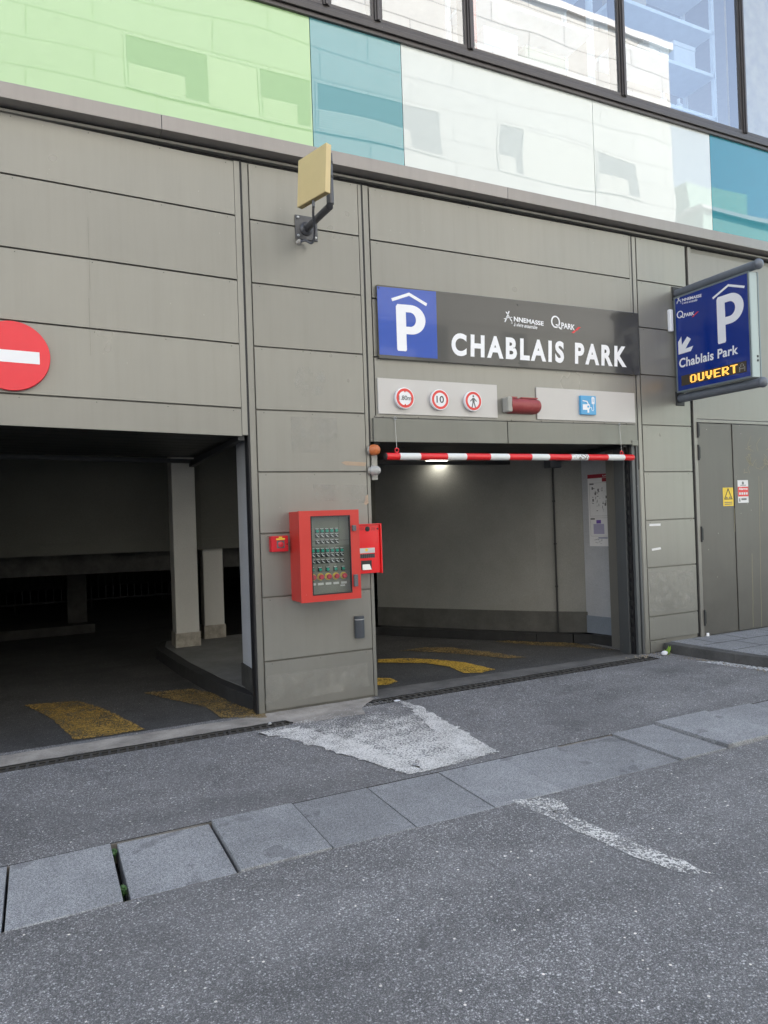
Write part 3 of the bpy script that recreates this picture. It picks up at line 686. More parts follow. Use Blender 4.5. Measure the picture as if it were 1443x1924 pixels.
# shelves in the windows
def shelf_unit(x0, x1, y, label, seedv):
    rnd = random.Random(seedv)
    r = empty('shelf_rack', ((x0+x1)/2, y, 5.7), label, 'shelf')
    for x in (x0, x1):
        for yy in (y, y+.4): m = MB(); m.box(x-.02, x+.02, yy-.02, yy+.02, 5.7, 8.3); m.build('rack_post', 'shelf_metal', r)
    for z in (5.95, 6.45, 6.95, 7.45):
        s_ = MB(); s_.box(x0, x1, y-.02, y+.42, z, z+.04); s_.build('shelf_board', 'shelf_metal', r)
    return r
def item(kind, mat, x, y, z, w_, d_, h_, label):
    if kind == 'bottle':
        m = MB(); m.lathe([(0, w_/2), (h_*.65, w_/2), (h_*.78, w_/5), (h_, w_/5)], (x, y, z), (0, 0, 1), 14); o = m.build('bottle', mat, loc=(x, y, z), smooth=True)
    else:
        m = MB(); m.box(x-w_/2, x+w_/2, y-d_/2, y+d_/2, z, z+h_*.8); m.box(x-w_/2-.005, x+w_/2+.005, y-d_/2-.005, y+d_/2+.005, z+h_*.8, z+h_); o = m.build('storage_box', mat, loc=(x, y, z), bevel=.004)
    tag(o, label, kind if kind == 'bottle' else 'box'); return o
shelf_unit(3.85, 5.35, .14, 'white shelf rack behind the middle upper window', 1)
shelf_unit(5.7, 7.2, .14, 'pale shelf rack behind the right upper window', 2)
item('box', 'carton_white', 6.35, .30, 6.49, .3, .3, .2, 'white box on the rack behind the right upper window, left of two')
item('box', 'carton_white', 6.75, .30, 6.49, .34, .3, .26, 'larger white box on the rack behind the right upper window, right of two')
item('box', 'carton', 6.0, .30, 6.99, .35, .3, .22, 'brown box on the higher board behind the right upper window')
item('box', 'carton_white', 4.2, .30, 5.99, .4, .3, .22, 'white box low behind the middle upper window')
item('box', 'shelf_item', 4.75, .30, 5.99, .5, .3, .16, 'green grey box low behind the middle upper window')
item('bottle', 'carton_white', 6.55, .30, 5.99, .09, .09, .24, 'left one of two white bottles low in the right upper window')
item('bottle', 'carton_white', 6.8, .30, 5.99, .09, .09, .22, 'right one of two white bottles low in the right upper window')
m = MB(); m.slab(3.74, 3.9, .12, .16, 5.7, 7.6, 5.7, 7.6); tag(m.build('red_curtain', 'red_cloth', loc=(3.82, .14, 5.7)), 'narrow red cloth hanging at the left of the middle upper window', 'curtain')
m = MB(); m.box(7.45, 9.1, .1, .12, 5.9, 8.3); m.box(7.45, 7.5, .12, .16, 5.9, 8.3); tag(m.build('plywood_board', 'plywood', loc=(8.2, .11, 5.7)), 'chipboard sheet standing behind the last window on the right', 'board')
# ================================================================== GARAGE INTERIOR
# pillar core, jambs
mb = MB(); mb.box(1.555, 2.50, .11, .56, GZ, 2.75); mb.build('pillar_core', 'interior_wall_white', B)
mb = MB(); mb.box(1.54, 2.51, .13, .575, .05, .28); mb.build('pillar_plinth', 'rough_beam', B, bevel=.004)
mb = MB(); mb.box(1.508, 1.53, .024, .10, GZ, 2.19); mb.build('door_guide', 'black_rubber', B)
mb = MB(); mb.box(2.55, 2.575, .10, .16, GZ, 2.15); mb.build('door_guide', 'jamb_metal', B)
# right jamb: stepped profiles
mb = MB(); mb.box(5.545, 5.60, .10, .24, GZ, 2.7); mb.build('door_guide', 'jamb_metal', B, bevel=.003)
mb = MB(); mb.box(5.565, 5.60, .055, .095, GZ, 2.7)
mb.build('chain_guide', 'black_rubber', B)
mb = MB()
for k in range(22): mb.box(5.556, 5.568, .06, .09, .1+k*.095, .1+k*.095+.05)
mb.build('chain', 'dark_steel', B)['kind'] = 'stuff'
mb = MB(); mb.box(5.585, 5.625, .015, .05, GZ, 2.18); mb.box(5.612, 5.665, .030, .08, GZ, 2.18); mb.box(5.645, 5.672, .01, .05, GZ, 2.18); mb.box(5.60, 5.75, .08, .24, GZ, 2.75); mb.build('door_jamb', 'jamb_metal', B, bevel=.003)
mb = MB(); mb.box(5.674, 5.738, .008, .03, GZ, 2.2); mb.build('jamb_strip', 'panel_frame', B, bevel=.003)
# interior shell
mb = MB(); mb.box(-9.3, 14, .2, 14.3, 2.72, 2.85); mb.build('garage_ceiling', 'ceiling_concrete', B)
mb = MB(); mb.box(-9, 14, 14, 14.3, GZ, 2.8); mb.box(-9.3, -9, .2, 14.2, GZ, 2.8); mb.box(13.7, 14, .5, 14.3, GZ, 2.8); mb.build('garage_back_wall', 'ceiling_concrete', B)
def wall_run(name, pts, th, z0, z1, mat, offs=0):
    m = MB()
    for (x0, y0), (x1, y1) in zip(pts[:-1], pts[1:]):
        d = Vector((x1-x0, y1-y0)).normalized(); nn = Vector((-d.y, d.x))
        a = Vector((x0, y0))+nn*offs-d*.002; b = Vector((x1, y1))+nn*offs+d*.002
        m.prism([tuple(a), tuple(b), tuple(b+nn*th), tuple(a+nn*th)], z0, z1)
    return m.build(name, mat, B)
# points run right to left, so the outside (away from the lane) is -nn ; wall thickness goes to the far side
ramp = [(4.0, 2.98), (4.35, 2.52), (4.72, 2.06), (5.05, 1.64), (5.32, 1.32), (5.60, 1.03), (5.76, .90)]
wall_run('ramp_wall', ramp, .25, .30, 2.72, 'interior_wall')
wall_run('ramp_skirting', ramp, .26, .05, .31, 'interior_skirting', -.015)
wall_run('ramp_kerb', [(3.9, 3.0)]+ramp, .30, GZ, .07, 'kerb_dark', -.16)
# pale side wall with the plan
mb = MB(); mb.prism([(5.715, .93), (5.83, .45), (6.0, .5), (6.0, 1.2)], .27, 2.72); mb.build('side_wall', 'interior_wall_white', B)
mb = MB(); mb.prism([(5.707, .93), (5.822, .445), (6.0, .5), (6.0, 1.2)], .07, .27); mb.build('side_skirting', 'skirting_blue', B)
mb = MB(); mb.prism([(5.60, 1.0), (5.74, .38), (6.0, .38), (6.0, 1.2)], GZ, .07); mb.build('side_kerb', 'kerb_dark', B)
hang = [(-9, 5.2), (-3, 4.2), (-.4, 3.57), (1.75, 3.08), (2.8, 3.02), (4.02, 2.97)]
wall_run('upper_ramp_wall', hang, .25, 1.30, 2.72, 'falloff_dark_wall')
wall_run('ramp_ledge', hang, .27, 1.18, 1.305, 'falloff_dark_wall', -.02)
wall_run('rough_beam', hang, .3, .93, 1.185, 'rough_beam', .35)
# island with columns
isl = [Gp(290, 1210, .085), (1.24, 1.9), (1.35, .95), (1.47, .35), (1.53, .13), (2.45, .13), (2.5, 1.2), (2.6, 3.3), (1.35, 3.55)]
mb = MB(); mb.prism([(1.17, 2.97), (1.24, 1.9), (1.35, .95), (1.46, .35), (1.53, .13), (2.45, .13), (2.45, 3.3), (1.3, 3.4)], GZ, .085); mb.build('island_kerb', 'kerb_dark', B)
mb = MB(); mb.prism([(1.27, 2.97), (1.34, 1.9), (1.45, .95), (1.56, .35), (1.59, .16), (2.42, .16), (2.42, 3.28), (1.35, 3.36)], .085, .089); mb.build('island_top', 'island_top', B)
def column(x0, x1, y0, y1, z1, label):
    r = empty('concrete_column', ((x0+x1)/2, (y0+y1)/2, .089), label, 'column')
    m = MB(); m.box(x0, x1, y0, y1, .089, z1); m.build('shaft', 'column_paint', r, bevel=.006)
    m = MB(); m.box(x0-.012, x1+.012, y0-.012, y1+.012, .0895, .25); m.build('plinth', 'plinth_paint', r, bevel=.004)
    return r
column(1.375, 1.635, 2.80, 3.05, 2.72, 'square cream concrete column on the island inside the left opening')
column(1.78, 2.02, 3.2, 3.4, 1.30, 'shorter cream column behind the taller one, under the ramp')
# far kerb and railing in the dark lower level
mb = MB(); mb.box(-9, .7, 5.6, 6.1, GZ, .09); mb.build('far_kerb', 'rough_beam', B)
r = empty('railing', (0, 8, .09), 'dark metal railing deep inside the left opening', 'railing')
m = MB(); m.box(-4, 2.6, 7.98, 8.02, .85, .89); m.box(-4, 2.6, 7.98, 8.02, .2, .23); m.build('rail', 'rail_black', r)
m = MB()
for k in range(55): m.box(-4+k*.12, -3.985+k*.12, 7.99, 8.01, .09 if k % 10 == 0 else .22, .86)
m.build('baluster', 'rail_black', r)
mb = MB(); mb.box(.35, .62, 5.9, 6.2, GZ, 1.0); tag(mb.build('short_pier', 'rough_beam', loc=(.48, 6.05, GZ), bevel=.01), 'low dim concrete pier beside the railing in the left bay', 'column')
# raised tilting doors, seen from below
def tilt(x0, x1, zl, zr, y1, dz, name, label):
    r = empty(name, ((x0+x1)/2, .1, (zl+zr)/2), label, 'garage door')
    m = MB(); n_ = 9
    for k in range(n_):
        ya = .03+(y1-.03)*k/n_; yb = .03+(y1-.03)*(k+1)/n_-.012
        za, zb = dz*k/n_, dz*(k+1)/n_
        m.hexa([(x0, ya, zl+za), (x1, ya, zr+za), (x1, yb, zr+zb), (x0, yb, zl+zb), (x0, ya, zl+za+.03), (x1, ya, zr+za+.03), (x1, yb, zr+zb+.03), (x0, yb, zl+zb+.03)])
    m.hexa([(x0, .03, zl+.02), (x1, .03, zr+.02), (x1, y1, zr+dz+.02), (x0, y1, zl+dz+.02), (x0, .03, zl+.035), (x1, .03, zr+.035), (x1, y1, zr+dz+.035), (x0, y1, zl+dz+.035)])
    m.build('door_leaf', 'tilt_door_metal', r)
    m = MB(); m.slab(x0, x1-.02, y1+.03, y1+.08, zl+dz-.055, zl+dz-.012, zr+dz-.055, zr+dz-.012); m.build('bottom_rail', 'dark_steel', r, bevel=.003)
    for x in (x1-.035, x0+.02):
        m = MB(); z = zr if x > (x0+x1)/2 else zl
        m.hexa([(x-.02, .02, z-.04), (x+.03, .02, z-.04), (x+.03, y1+.1, z+dz-.09), (x-.02, y1+.1, z+dz-.09), (x-.02, .02, z), (x+.03, .02, z), (x+.03, y1+.1, z+dz-.03), (x-.02, y1+.1, z+dz-.03)])
        m.build('side_arm', 'dark_steel', r)
    return r
tilt(-1.15, 1.49, 2.235, 2.178, 1.95, -.005, 'tilting_garage_door', 'dark ribbed garage door folded up under the left lintel')
tilt(2.62, 5.53, 2.165, 2.175, 1.5, -.045, 'tilting_garage_door', 'dark garage door folded up under the lintel of the right opening')
# ceiling lamps in the right bay
def lamp(x, y, z, w_, label, power):
    r = empty('strip_lamp', (x, y, z), label, 'lamp')
    m = MB(); m.box(x-w_/2-.02, x+w_/2+.02, y-.07, y+.07, z+.02, z+.06); m.build('housing', 'lamp_housing', r, bevel=.004)
    m = MB(); m.box(x-w_/2, x+w_/2, y-.05, y+.05, z, z+.021); m.build('diffuser', 'tube_light', r, bevel=.004)
    ld = bpy.data.lights.new('strip_light', 'AREA'); ld.shape = 'RECTANGLE'; ld.size = w_; ld.size_y = .1; ld.energy = power; ld.color = (1, .96, .84)
    lo = bpy.data.objects.new('strip_light', ld); col.objects.link(lo); lo.parent = r; lo.location = (0, 0, -.006)
    return r
lamp(Fp(820, 866, 2.2)[0], 2.2, Fp(820, 868.5, 2.2)[1], .26, 'lit strip lamp just behind the red and white bar', .35)
# pipe on the ramp wall, with a box at its head
r = empty('conduit_pipe', (5.46, 1.12, .05), 'thin grey conduit running down the pale ramp wall', 'pipe')
m = MB(); m.tube([(5.452, 1.125, .04), (5.452, 1.125, 2.1)], .011, 10); m.build('pipe', 'dark_steel', r, smooth=True)
for z in (.6, 1.1, 1.6): m = MB(); m.tube([(5.452, 1.125, z), (5.452, 1.125, z+.02)], .017, 10); m.build('clip', 'dark_steel', r)
m = MB(); m.box(5.37, 5.53, 1.06, 1.18, 2.0, 2.10); m.build('junction_box', 'plastic_grey', r, bevel=.006)
# safety plan poster on the pale side wall
pA = Vector((5.715, .93)); pB = Vector((5.83, .45)); pd = (pB-pA).normalized(); pn = Vector((pd.y, -pd.x))
if pn.x > 0: pn = -pn
def sidewall(u, v, d): q = pA+pd*u+pn*(.002+d); return (q.x, q.y, v)
r = empty('evacuation_plan', (*sidewall(.3, 1.1, 0)[:2], 1.09), 'white evacuation plan poster on the pale wall inside the right opening', 'poster')
def rect(u0, v0, u1, v1): return [[(u0, v0), (u1, v0), (u1, v1), (u0, v1)]]
L_ = (pB-pA).length; u0, u1, v0, v1 = .08, L_, 1.075, 1.90
polys_part('sheet', [rect(u0, v0, u1, v1)], 'paper_white', r, sidewall, .001)
polys_part('title_bar', [rect(u0, v1-.045, u1, v1)], 'map_darkred', r, sidewall, .002)
polys_part('subtitle_bar', [rect(u0+.19, v1-.09, u1, v1-.048)], 'map_darkred', r, sidewall, .002)
text_part('title', "PLAN D'INTERVENTION", 'label_white', r, sidewall, (u0+.2, v1-.034, u1, v1-.012), .01, d=.003)
sk = []
for (a, b, c, d) in ((.05, 1.42, .30, 1.80), (.34, 1.42, .5, 1.80), (.05, 1.19, .30, 1.40), (.34, 1.19, .5, 1.40)):
    t = .002; a += u0-.03; c = min(c+u0-.03, u1); sk += [rect(a, b, c, b+t), rect(a, d-t, c, d), rect(a, b, a+t, d), rect(c-t, b, c, d)]
    sk += [rect(a+.005, d-.02, a+.06, d-.004)]
rp = random.Random(3)
for k in range(60):
    a = u0+.05+rp.random()*.2; b = 1.46+rp.random()*.28
    sk.append(rect(a, b, a+rp.choice((.002, .006, .02)), b+rp.choice((.003, .008, .03))))
for k in range(14):
    a = u0+.06+rp.random()*.1; b = 1.10+rp.random()*.06; sk.append(rect(a, b, a+.02, b+.003))
polys_part('drawing', sk, 'grey_print', r, sidewall, .002)
polys_part('floor_plan', [rect(u0+.06, 1.215, u0+.2, 1.33)], 'map_lilac', r, sidewall, .0025)
polys_part('floor_plan', [rect(u0+.10, 1.335, u0+.16, 1.375)], 'map_purple', r, sidewall, .0025)
polys_part('floor_plan', [rect(u0+.36, 1.22, u0+.46, 1.35)], 'map_green', r, sidewall, .0025)
polys_part('floor_plan', [rect(u0+.36, 1.5, u0+.44, 1.6)], 'map_brown', r, sidewall, .0025)
polys_part('legend', [rect(u0+.12, 1.165, u0+.24, 1.175)], 'map_blue', r, sidewall, .0025)
# ================================================================== SIGNS
S = (2.668, 2.862, 5.695, 3.49)
Pl = facade(-.035)
r = empty('garage_sign', (4.18, -.02, 2.86), 'long charcoal board reading CHABLAIS PARK with a blue P square above the right opening', 'sign')
m = MB(); m.hexa([(2.668, -.035, 2.858), (5.69, -.035, 2.884), (5.69, -.0, 2.884), (2.668, -.0, 2.858), (2.671, -.035, 3.492), (5.70, -.035, 3.532), (5.70, -.0, 3.532), (2.671, -.0, 3.492)])
m.build('board', 'sign_charcoal', r, bevel=.003)
def Q(px, py, y=-.035): return Fp(px, py, y)
def quad_map(c):     # bilinear map of the unit square onto four points of a board
    bl, br, tr, tl = [Vector(p) for p in c]
    return lambda u, v: tuple((bl*(1-u)+br*u)*(1-v)+(tl*(1-u)+tr*u)*v)
polys_part('blue_square', [[[Q(713, 666), Q(822, 674), Q(819, 548), Q(708, 538)]]], 'sign_blue', r, Pl, .0012)
bq = quad_map((Q(713, 666), Q(822, 674), Q(819, 548), Q(708, 538)))
polys_part('letter_p', [[[bq(*p) for p in L] for L in P_loops(.30, .075, .80, .765)]], 'white_vinyl', r, Pl, .0024)
polys_part('roof_symbol', [[[bq(*p) for p in ribbon([(.235, .82), (.53, .925), (.83, .79)], .045)]]], 'white_vinyl', r, Pl, .0024)
def warp_text(name, body, mat, parent, plane, quad, bold, shear=0, space=1.0, d=.0024):
    f = quad_map(quad); vs, fs = fit(text_geo(body, bold, shear, space), (0, 0, 1, 1))
    mb = MB(); mb.add([plane(*f(v[0], v[1]), d) for v in vs], fs); return mb.build(name, mat, parent)
warp_text('lettering', 'CHABLAIS PARK', 'white_vinyl', r, Pl, (Q(848, 668), Q(1177, 690.5), Q(1177, 651), Q(848, 625)), .042, 0, 1.3)
# town logo: brush A, lettering, tag line
def town_logo(parent, plane, f, d=.0024):   # f maps (u,v) in 0..1 onto the logo area
    st = [ribbon([(.0, .42), (.10, .55), (.20, .62)], .035), ribbon([(.02, .22), (.07, .6), (.12, 1.0)], .03), ribbon([(.05, .92), (.11, .66), (.19, .33)], .03)]
    st += [ribbon([(.17, .27), (.21, .27)], .025), ribbon([(.17, .19), (.21, .19)], .025)]
    polys_part('logo_letter', [[[f(*p) for p in s_]] for s_ in st], 'white_vinyl', parent, plane, d)
    def tx(body, box, bold, shear):
        vs, fs = fit(text_geo(body, bold, shear), box); mb = MB(); mb.add([plane(*f(v[0], v[1]), d) for v in vs], fs); return mb.build('logo_text', 'white_vinyl', parent)
    tx('NNEMASSE', (.24, .36, 1, .70), .03, 0); tx('à vivre ensemble', (.24, .02, .84, .30), .01, .35)
def q_logo(parent, plane, f, d=.0024):
    polys_part('logo_letter', [[[f(*p) for p in circle(.15, .58, .15, .40)], [f(*p) for p in circle(.15, .58, .105, .31)]], [[f(*p) for p in ribbon([(.17, .42), (.34, .14)], .07)]]], 'white_vinyl', parent, plane, d)
    vs, fs = fit(text_geo('PARK', .03), (.34, .22, .80, .62)); mb = MB(); mb.add([plane(*f(v[0], v[1]), d) for v in vs], fs); mb.build('logo_text', 'white_vinyl', parent)
    polys_part('logo_flash', [[[f(*p) for p in [(.80, .24), (.88, .24), (1.0, .52), (.92, .52)]]], [[f(*p) for p in [(.68, .0), (.76, .0), (.86, .22), (.78, .22)]]]], 'red_print', parent, plane, d)
town_logo(r, Pl, quad_map((Q(947, 611), Q(1021, 621), Q(1021, 597), Q(947, 583))))
q_logo(r, Pl, quad_map((Q(1035, 620), Q(1091, 628), Q(1091, 603), Q(1035, 591))))
for px, py in ((711, 541), (711, 660), (1188, 592), (1191, 700), (973, 573), (976, 682)):
    x, z = Q(px, py); m = MB(); m.lathe([(0, .007), (.004, .006)], (x, -.035, z), (0, -1, 0), 8); m.build('screw', 'dark_steel', r)
# pale plates with the restrictions
def plate(x0, x1, z0, z1, label):
    m = MB(); m.box(x0, x1, -.014, 0, z0, z1); o = m.build('metal_plate', 'plate_grey', loc=((x0+x1)/2, 0, z0), bevel=.002); return tag(o, label, 'metal plate', 'pale plates over the right opening')
plate(2.655, 3.893, 2.384, 2.693, 'pale grey plate carrying three round traffic signs')
plate(4.352, 5.625, 2.386, 2.695, 'pale grey plate carrying the blue charging sign')
Rp = facade(-.052)
def round_sign(px, py, label, kind):
    cx, cz = Fp(px, py, -.052); rr = .0925
    r = empty('round_sign', (cx, -.03, cz-rr), label, 'traffic sign', 'round traffic signs on the pale plate')
    m = MB(); m.lathe([(0, rr-.012), (.012, rr), (.036, rr), (.038, rr-.002)], (cx, -.014, cz), (0, -1, 0), 40); m.build('disc', 'road_sign_white', r, smooth=True)
    polys_part('red_ring', [[circle(cx, cz, rr-.008), circle(cx, cz, rr-.030)]], 'road_sign_red', r, Rp, .0012)
    if kind == 'h':
        text_part('digits', '1.80m', 'grey_print', r, Rp, (cx-.062, cz-.018, cx+.062, cz+.022), .016)
        polys_part('arrow', [[[(cx-.014, cz+.066), (cx+.014, cz+.066), (cx, cz+.048)]], [[(cx-.014, cz-.066), (cx+.014, cz-.066), (cx, cz-.048)]]], 'road_sign_red', r, Rp, .0018)
    elif kind == 's': text_part('digits', '10', 'black_print', r, Rp, (cx-.038, cz-.028, cx+.038, cz+.034), .012)
    else:
        w_ = .011
        st = [ribbon([(cx, cz+.028), (cx, cz-.01)], .024), ribbon([(cx-.008, cz+.022), (cx-.034, cz-.004)], w_*.8), ribbon([(cx+.008, cz+.022), (cx+.034, cz-.004)], w_*.8), ribbon([(cx-.004, cz-.008), (cx-.018, cz-.06)], w_), ribbon([(cx+.004, cz-.008), (cx+.02, cz-.06)], w_)]
        polys_part('walking_figure', [[s_] for s_ in st]+[[circle(cx, cz+.044, .0095)]], 'grey_print', r, Rp, .0015)
round_sign(761, 748, 'round red ringed sign with 1.80m height limit', 'h')
round_sign(827, 751, 'round red ringed sign with the number 10', 's')
round_sign(889.5, 753.5, 'round red ringed sign with a standing pedestrian', 'p')
# charging sign
x0, z0 = 4.875, 2.446; x1, z1 = 5.068, 2.634
r = empty('charging_sign', ((x0+x1)/2, -.03, z0), 'small blue square sign with a white car on a charging cable', 'sign')
m = MB(); m.box(x0, x1, -.045, -.014, z0, z1); m.build('box', 'ev_blue', r, bevel=.002)
Ev = facade(-.045); W_ = x1-x0
E_ = lambda u, v: (x0+u*W_, z0+v*W_)
shapes = [[E_(.10, .52), E_(.10, .24), E_(.40, .24), E_(.40, .10), E_(.52, .10), E_(.52, .26), E_(.58, .34), E_(.58, .50), E_(.50, .55), E_(.42, .70), E_(.10, .74), E_(.10, .68), E_(.37, .65), E_(.44, .53)],
          [E_(.72, .55), E_(.88, .55), E_(.90, .60), E_(.90, .88), E_(.86, .92), E_(.74, .92), E_(.70, .88), E_(.70, .60)], [E_(*p) for p in ribbon([(.58, .36), (.68, .36), (.70, .24), (.78, .20), (.83, .27), (.80, .55)], .03)]]
polys_part('car_symbol', [[s_] for s_ in shapes], 'white_vinyl', r, Ev, .0012)
polys_part('cable_symbol', [[[E_(.40, .36), E_(.53, .36), E_(.53, .46), E_(.40, .46)]], [[E_(.78, .66), E_(.82, .66), E_(.82, .84), E_(.78, .84)]]], 'ev_blue', r, Ev, .002)
# faded red warning lamp
r = empty('warning_lamp', (4.15, -.03, 2.42), 'long faded red warning lamp with broken rim between the two pale plates', 'lamp')
m = MB(); m.box(3.955, 4.005, -.10, 0, 2.435, 2.575); m.build('base', 'beacon_base', r, bevel=.01)
m = MB(); prof = []
n_ = 14
for xx_, sc in ((4.0, .96), (4.03, 1), (4.30, 1), (4.335, .93), (4.348, .8)):
    for k in range(n_+1):
        t = math.pi*k/n_; prof.append((xx_, -.005-.105*math.sin(t)**.75*sc, 2.502-.072*math.cos(t)*sc))
fs = []
for i in range(4):
    for k in range(n_): fs.append((i*(n_+1)+k, i*(n_+1)+k+1, (i+1)*(n_+1)+k+1, (i+1)*(n_+1)+k))
fs += [tuple(range(n_+1)), tuple(range(4*(n_+1), 5*(n_+1)))]
m.add(prof, fs); m.build('red_lens', 'faded_red', r, smooth=True)
m = MB(); m.box(4.03, 4.09, -.06, -.02, 2.572, 2.584); m.box(4.14, 4.33, -.06, -.02, 2.572, 2.582); m.build('broken_rim', 'faded_red', r)
# no-entry sign
cx, cz = Fp(22, 668, -.035); R0 = .24
r = empty('no_entry_sign', (cx, -.02, cz-R0), 'large round red no entry disc with a white bar, cut by the left picture edge', 'traffic sign')
m = MB(); m.lathe([(0, R0-.006), (.006, R0), (.03, R0), (.034, R0-.003)], (cx, -.002, cz), (0, -1, 0), 64); m.build('disc', 'noentry_red', r, smooth=True)
polys_part('white_bar', [[[(cx-.172, cz-.042), (cx+.172, cz-.042+.344*TL), (cx+.172, cz+.042+.344*TL), (cx-.172, cz+.042)]]], 'white_vinyl', r, facade(-.036), .0015)
# clearance bar
yb = -.05; zb = 2.013
bnd = [2.693, 2.829, 3.03, 3.30, 3.49, 3.74, 3.94, 4.19, 4.39, 4.65, 4.86, 5.12, 5.35, 5.475]
bpx = [725, 750, 788.5, 839, 874.6, 919.5, 955, 997, 1030, 1071, 1103, 1140, 1171, 1188]
bnd = [Fp(p, 858, yb)[0] for p in bpx]
r = empty('clearance_bar', (4.1, yb, 1.98), 'red and white banded clearance bar hanging on two wires under the lintel', 'barrier bar')
m = MB(); rb = .031
for k in range(13):
    m.lathe([(0, rb), (bnd[k+1]-bnd[k], rb)], (bnd[k], yb, zb+.0005*k), (1, 0, 0), 24, mi=k % 2)
m.lathe([(0, rb), (.012, rb*.85), (.02, rb*.5)], (bnd[-1], yb, zb+.006), (1, 0, 0), 24, mi=0)
m.build('pole', ['bar_red', 'bar_white'], r, smooth=True)
m = MB(); m.lathe([(-.012, rb*.9), (-.01, rb+.001), (.002, rb+.001)], (bnd[0], yb, zb), (1, 0, 0), 24); m.build('end_cap', 'rubber_cap', r, smooth=True)
for x, zt in ((Fp(744, 800, yb)[0], 2.345), (Fp(1168, 855, yb)[0]-.0, 2.36)):
    m = MB(); m.tube([(x, yb+.015, zt), (x, yb, zb+.075)], .0022, 6); m.build('wire', 'cable_steel', r)
    h = MB(); h.tube([(x+.018*math.cos(t), yb, zb+.053+.018*math.sin(t)) for t in [2*math.pi*k/16 for k in range(17)]], .006, 8, caps=False); h.lathe([(0, .012), (.012, .008)], (x, yb, zb+rb-.004), (0, 0, 1), 10); h.build('eye_hook', 'hook_red', r, smooth=True)
    s_ = MB(); s_.tube([(x+.012*math.cos(t), yb+.012, zt+.012*math.sin(t)) for t in [2*math.pi*k/12 for k in range(13)]], .003, 6, caps=False); s_.build('shackle', 'cable_steel', r)
# two round beacons beside the pillar
def beacon(px, py, rad, mat, label, cage):
    x, z = Fp(px, py, -.03)
    r = empty('beacon_lamp', (x, -.03, z-rad), label, 'lamp')
    m = MB(); m.lathe([(-.045, rad*.7), (-.035, rad*.98), (-.015, rad*1.02), (.0, rad), (.02, rad*.9), (.034, rad*.66), (.042, rad*.35), (.045, .001)], (x-.01, -.04, z), (.8, -.75, 0), 28); m.build('dome', mat, r, smooth=True)
    m = MB(); m.lathe([(-.06, rad*.7), (-.035, rad*.75)], (x-.01, -.04, z), (.8, -.75, 0), 20); m.build('socket', 'beacon_base', r)
    m = MB()
    if cage:
        for k in (-.5, 0, .5): m.tube([(x-.04+.052*math.cos(t), -.03-.35*.052*math.cos(t)+k*.03-.002, z+rad*1.05*math.sin(t)) for t in [math.radians(-90+180*j/10) for j in range(11)]], .0015, 5)
        m.build('wire_guard', 'cable_steel', r)
    return r
beacon(706, 845.5, .046, 'beacon_orange', 'dirty orange round beacon at the pillar edge, above the clear one', False)
beacon(707, 884, .042, 'beacon_clear', 'clear glass round lamp at the pillar edge, below the orange one', True)
m = MB(); m.box(2.582, 2.635, .0, .03, 1.815, 2.10); tag(m.build('lamp_bracket', 'beacon_base', loc=(2.6, .015, 1.8), bevel=.003), 'small pale metal strip behind the two round lamps', 'bracket')
# ================================================================== CONTROL CABINET
yf = -.245
cx0, cx1, cz0, cz1 = 1.826, 2.33, .849, 1.560
r = empty('control_cabinet', (2.08, -.11, cz0), 'red metal control cabinet with a glazed door full of buttons on the pillar', 'cabinet')
m = MB(); t = .004
m.box(cx0, cx0+t, yf+.025, 0, cz0, cz1); m.box(cx1-t, cx1, yf+.025, 0, cz0, cz1); m.box(cx0+t, cx1-t, yf+.025, 0, cz0, cz0+t); m.box(cx0+t, cx1-t, yf+.025, 0, cz1-t, cz1); m.box(cx0+t, cx1-t, -.01, 0, cz0+t, cz1-t)
m.build('body', 'cabinet_red', r)
wx0, wx1, wz0, wz1 = 1.918, 2.256, .897, 1.52
m = MB(); a, b, c, d = cx0-.003, cx1+.003, cz0-.003, cz1+.003
m.box(a, wx0, yf, yf+.024, c, d); m.box(wx1, b, yf, yf+.024, c, d); m.box(wx0, wx1, yf+.0, yf+.024, c, wz0); m.box(wx0, wx1, yf, yf+.024, wz1, d)
door = m.build('door', 'cabinet_red', r)
m = MB(); g = .008; m.box(wx0, wx0+g, yf-.002, yf+.01, wz0, wz1); m.box(wx1-g, wx1, yf-.002, yf+.01, wz0, wz1); m.box(wx0+g, wx1-g, yf-.002, yf+.01, wz0, wz0+g); m.box(wx0+g, wx1-g, yf-.002, yf+.01, wz1-g, wz1); m.build('window_gasket', 'black_rubber', door)
m = MB(); m.box(wx0+.004, wx1-.004, yf+.008, yf+.012, wz0+.004, wz1-.004); m.build('window_pane', 'cabinet_glass', door)
for px, py, h_ in ((665.5, 992, .045), (669, 1090.5, .095)):
    x, z = Fp(px, py, yf-.015); m = MB(); m.box(x-.016, x+.016, yf-.022, yf, z-h_/2, z+h_/2); m.lathe([(0, .007), (.003, .007)], (x, yf-.022, z), (0, -1, 0), 10); m.build('handle', 'plastic_grey', door, bevel=.006)
yp = -.175
m = MB(); m.box(cx0+.01, cx1-.01, yp, yp+.006, cz0+.01, cz1-.01); m.build('mounting_panel', 'panel_olive', r)
def on_panel(u, v): return Fp(500+u*.15939, 930+v*.15943, yp-.012)
def proto(name, parts, loc):
    o = empty(name, (0, 0, 0), parent=r) ; return o
def mk(name, build, mats, smooth=False, bevel=0):
    m = MB(); build(m); me_o = m.build(name, mats, r, loc=(0, 0, 0), bevel=bevel, smooth=smooth); return me_o
def b_green(m):
    m.box(-.0165, .0165, -.006, 0, -.0185, .0185, 0); m.lathe([(0, .012), (.012, .012), (.014, .010)], (0, -.006, -.004), (0, -1, 0), 16, 1); m.box(-.015, .015, -.0068, -.006, .0115, .017, 2)
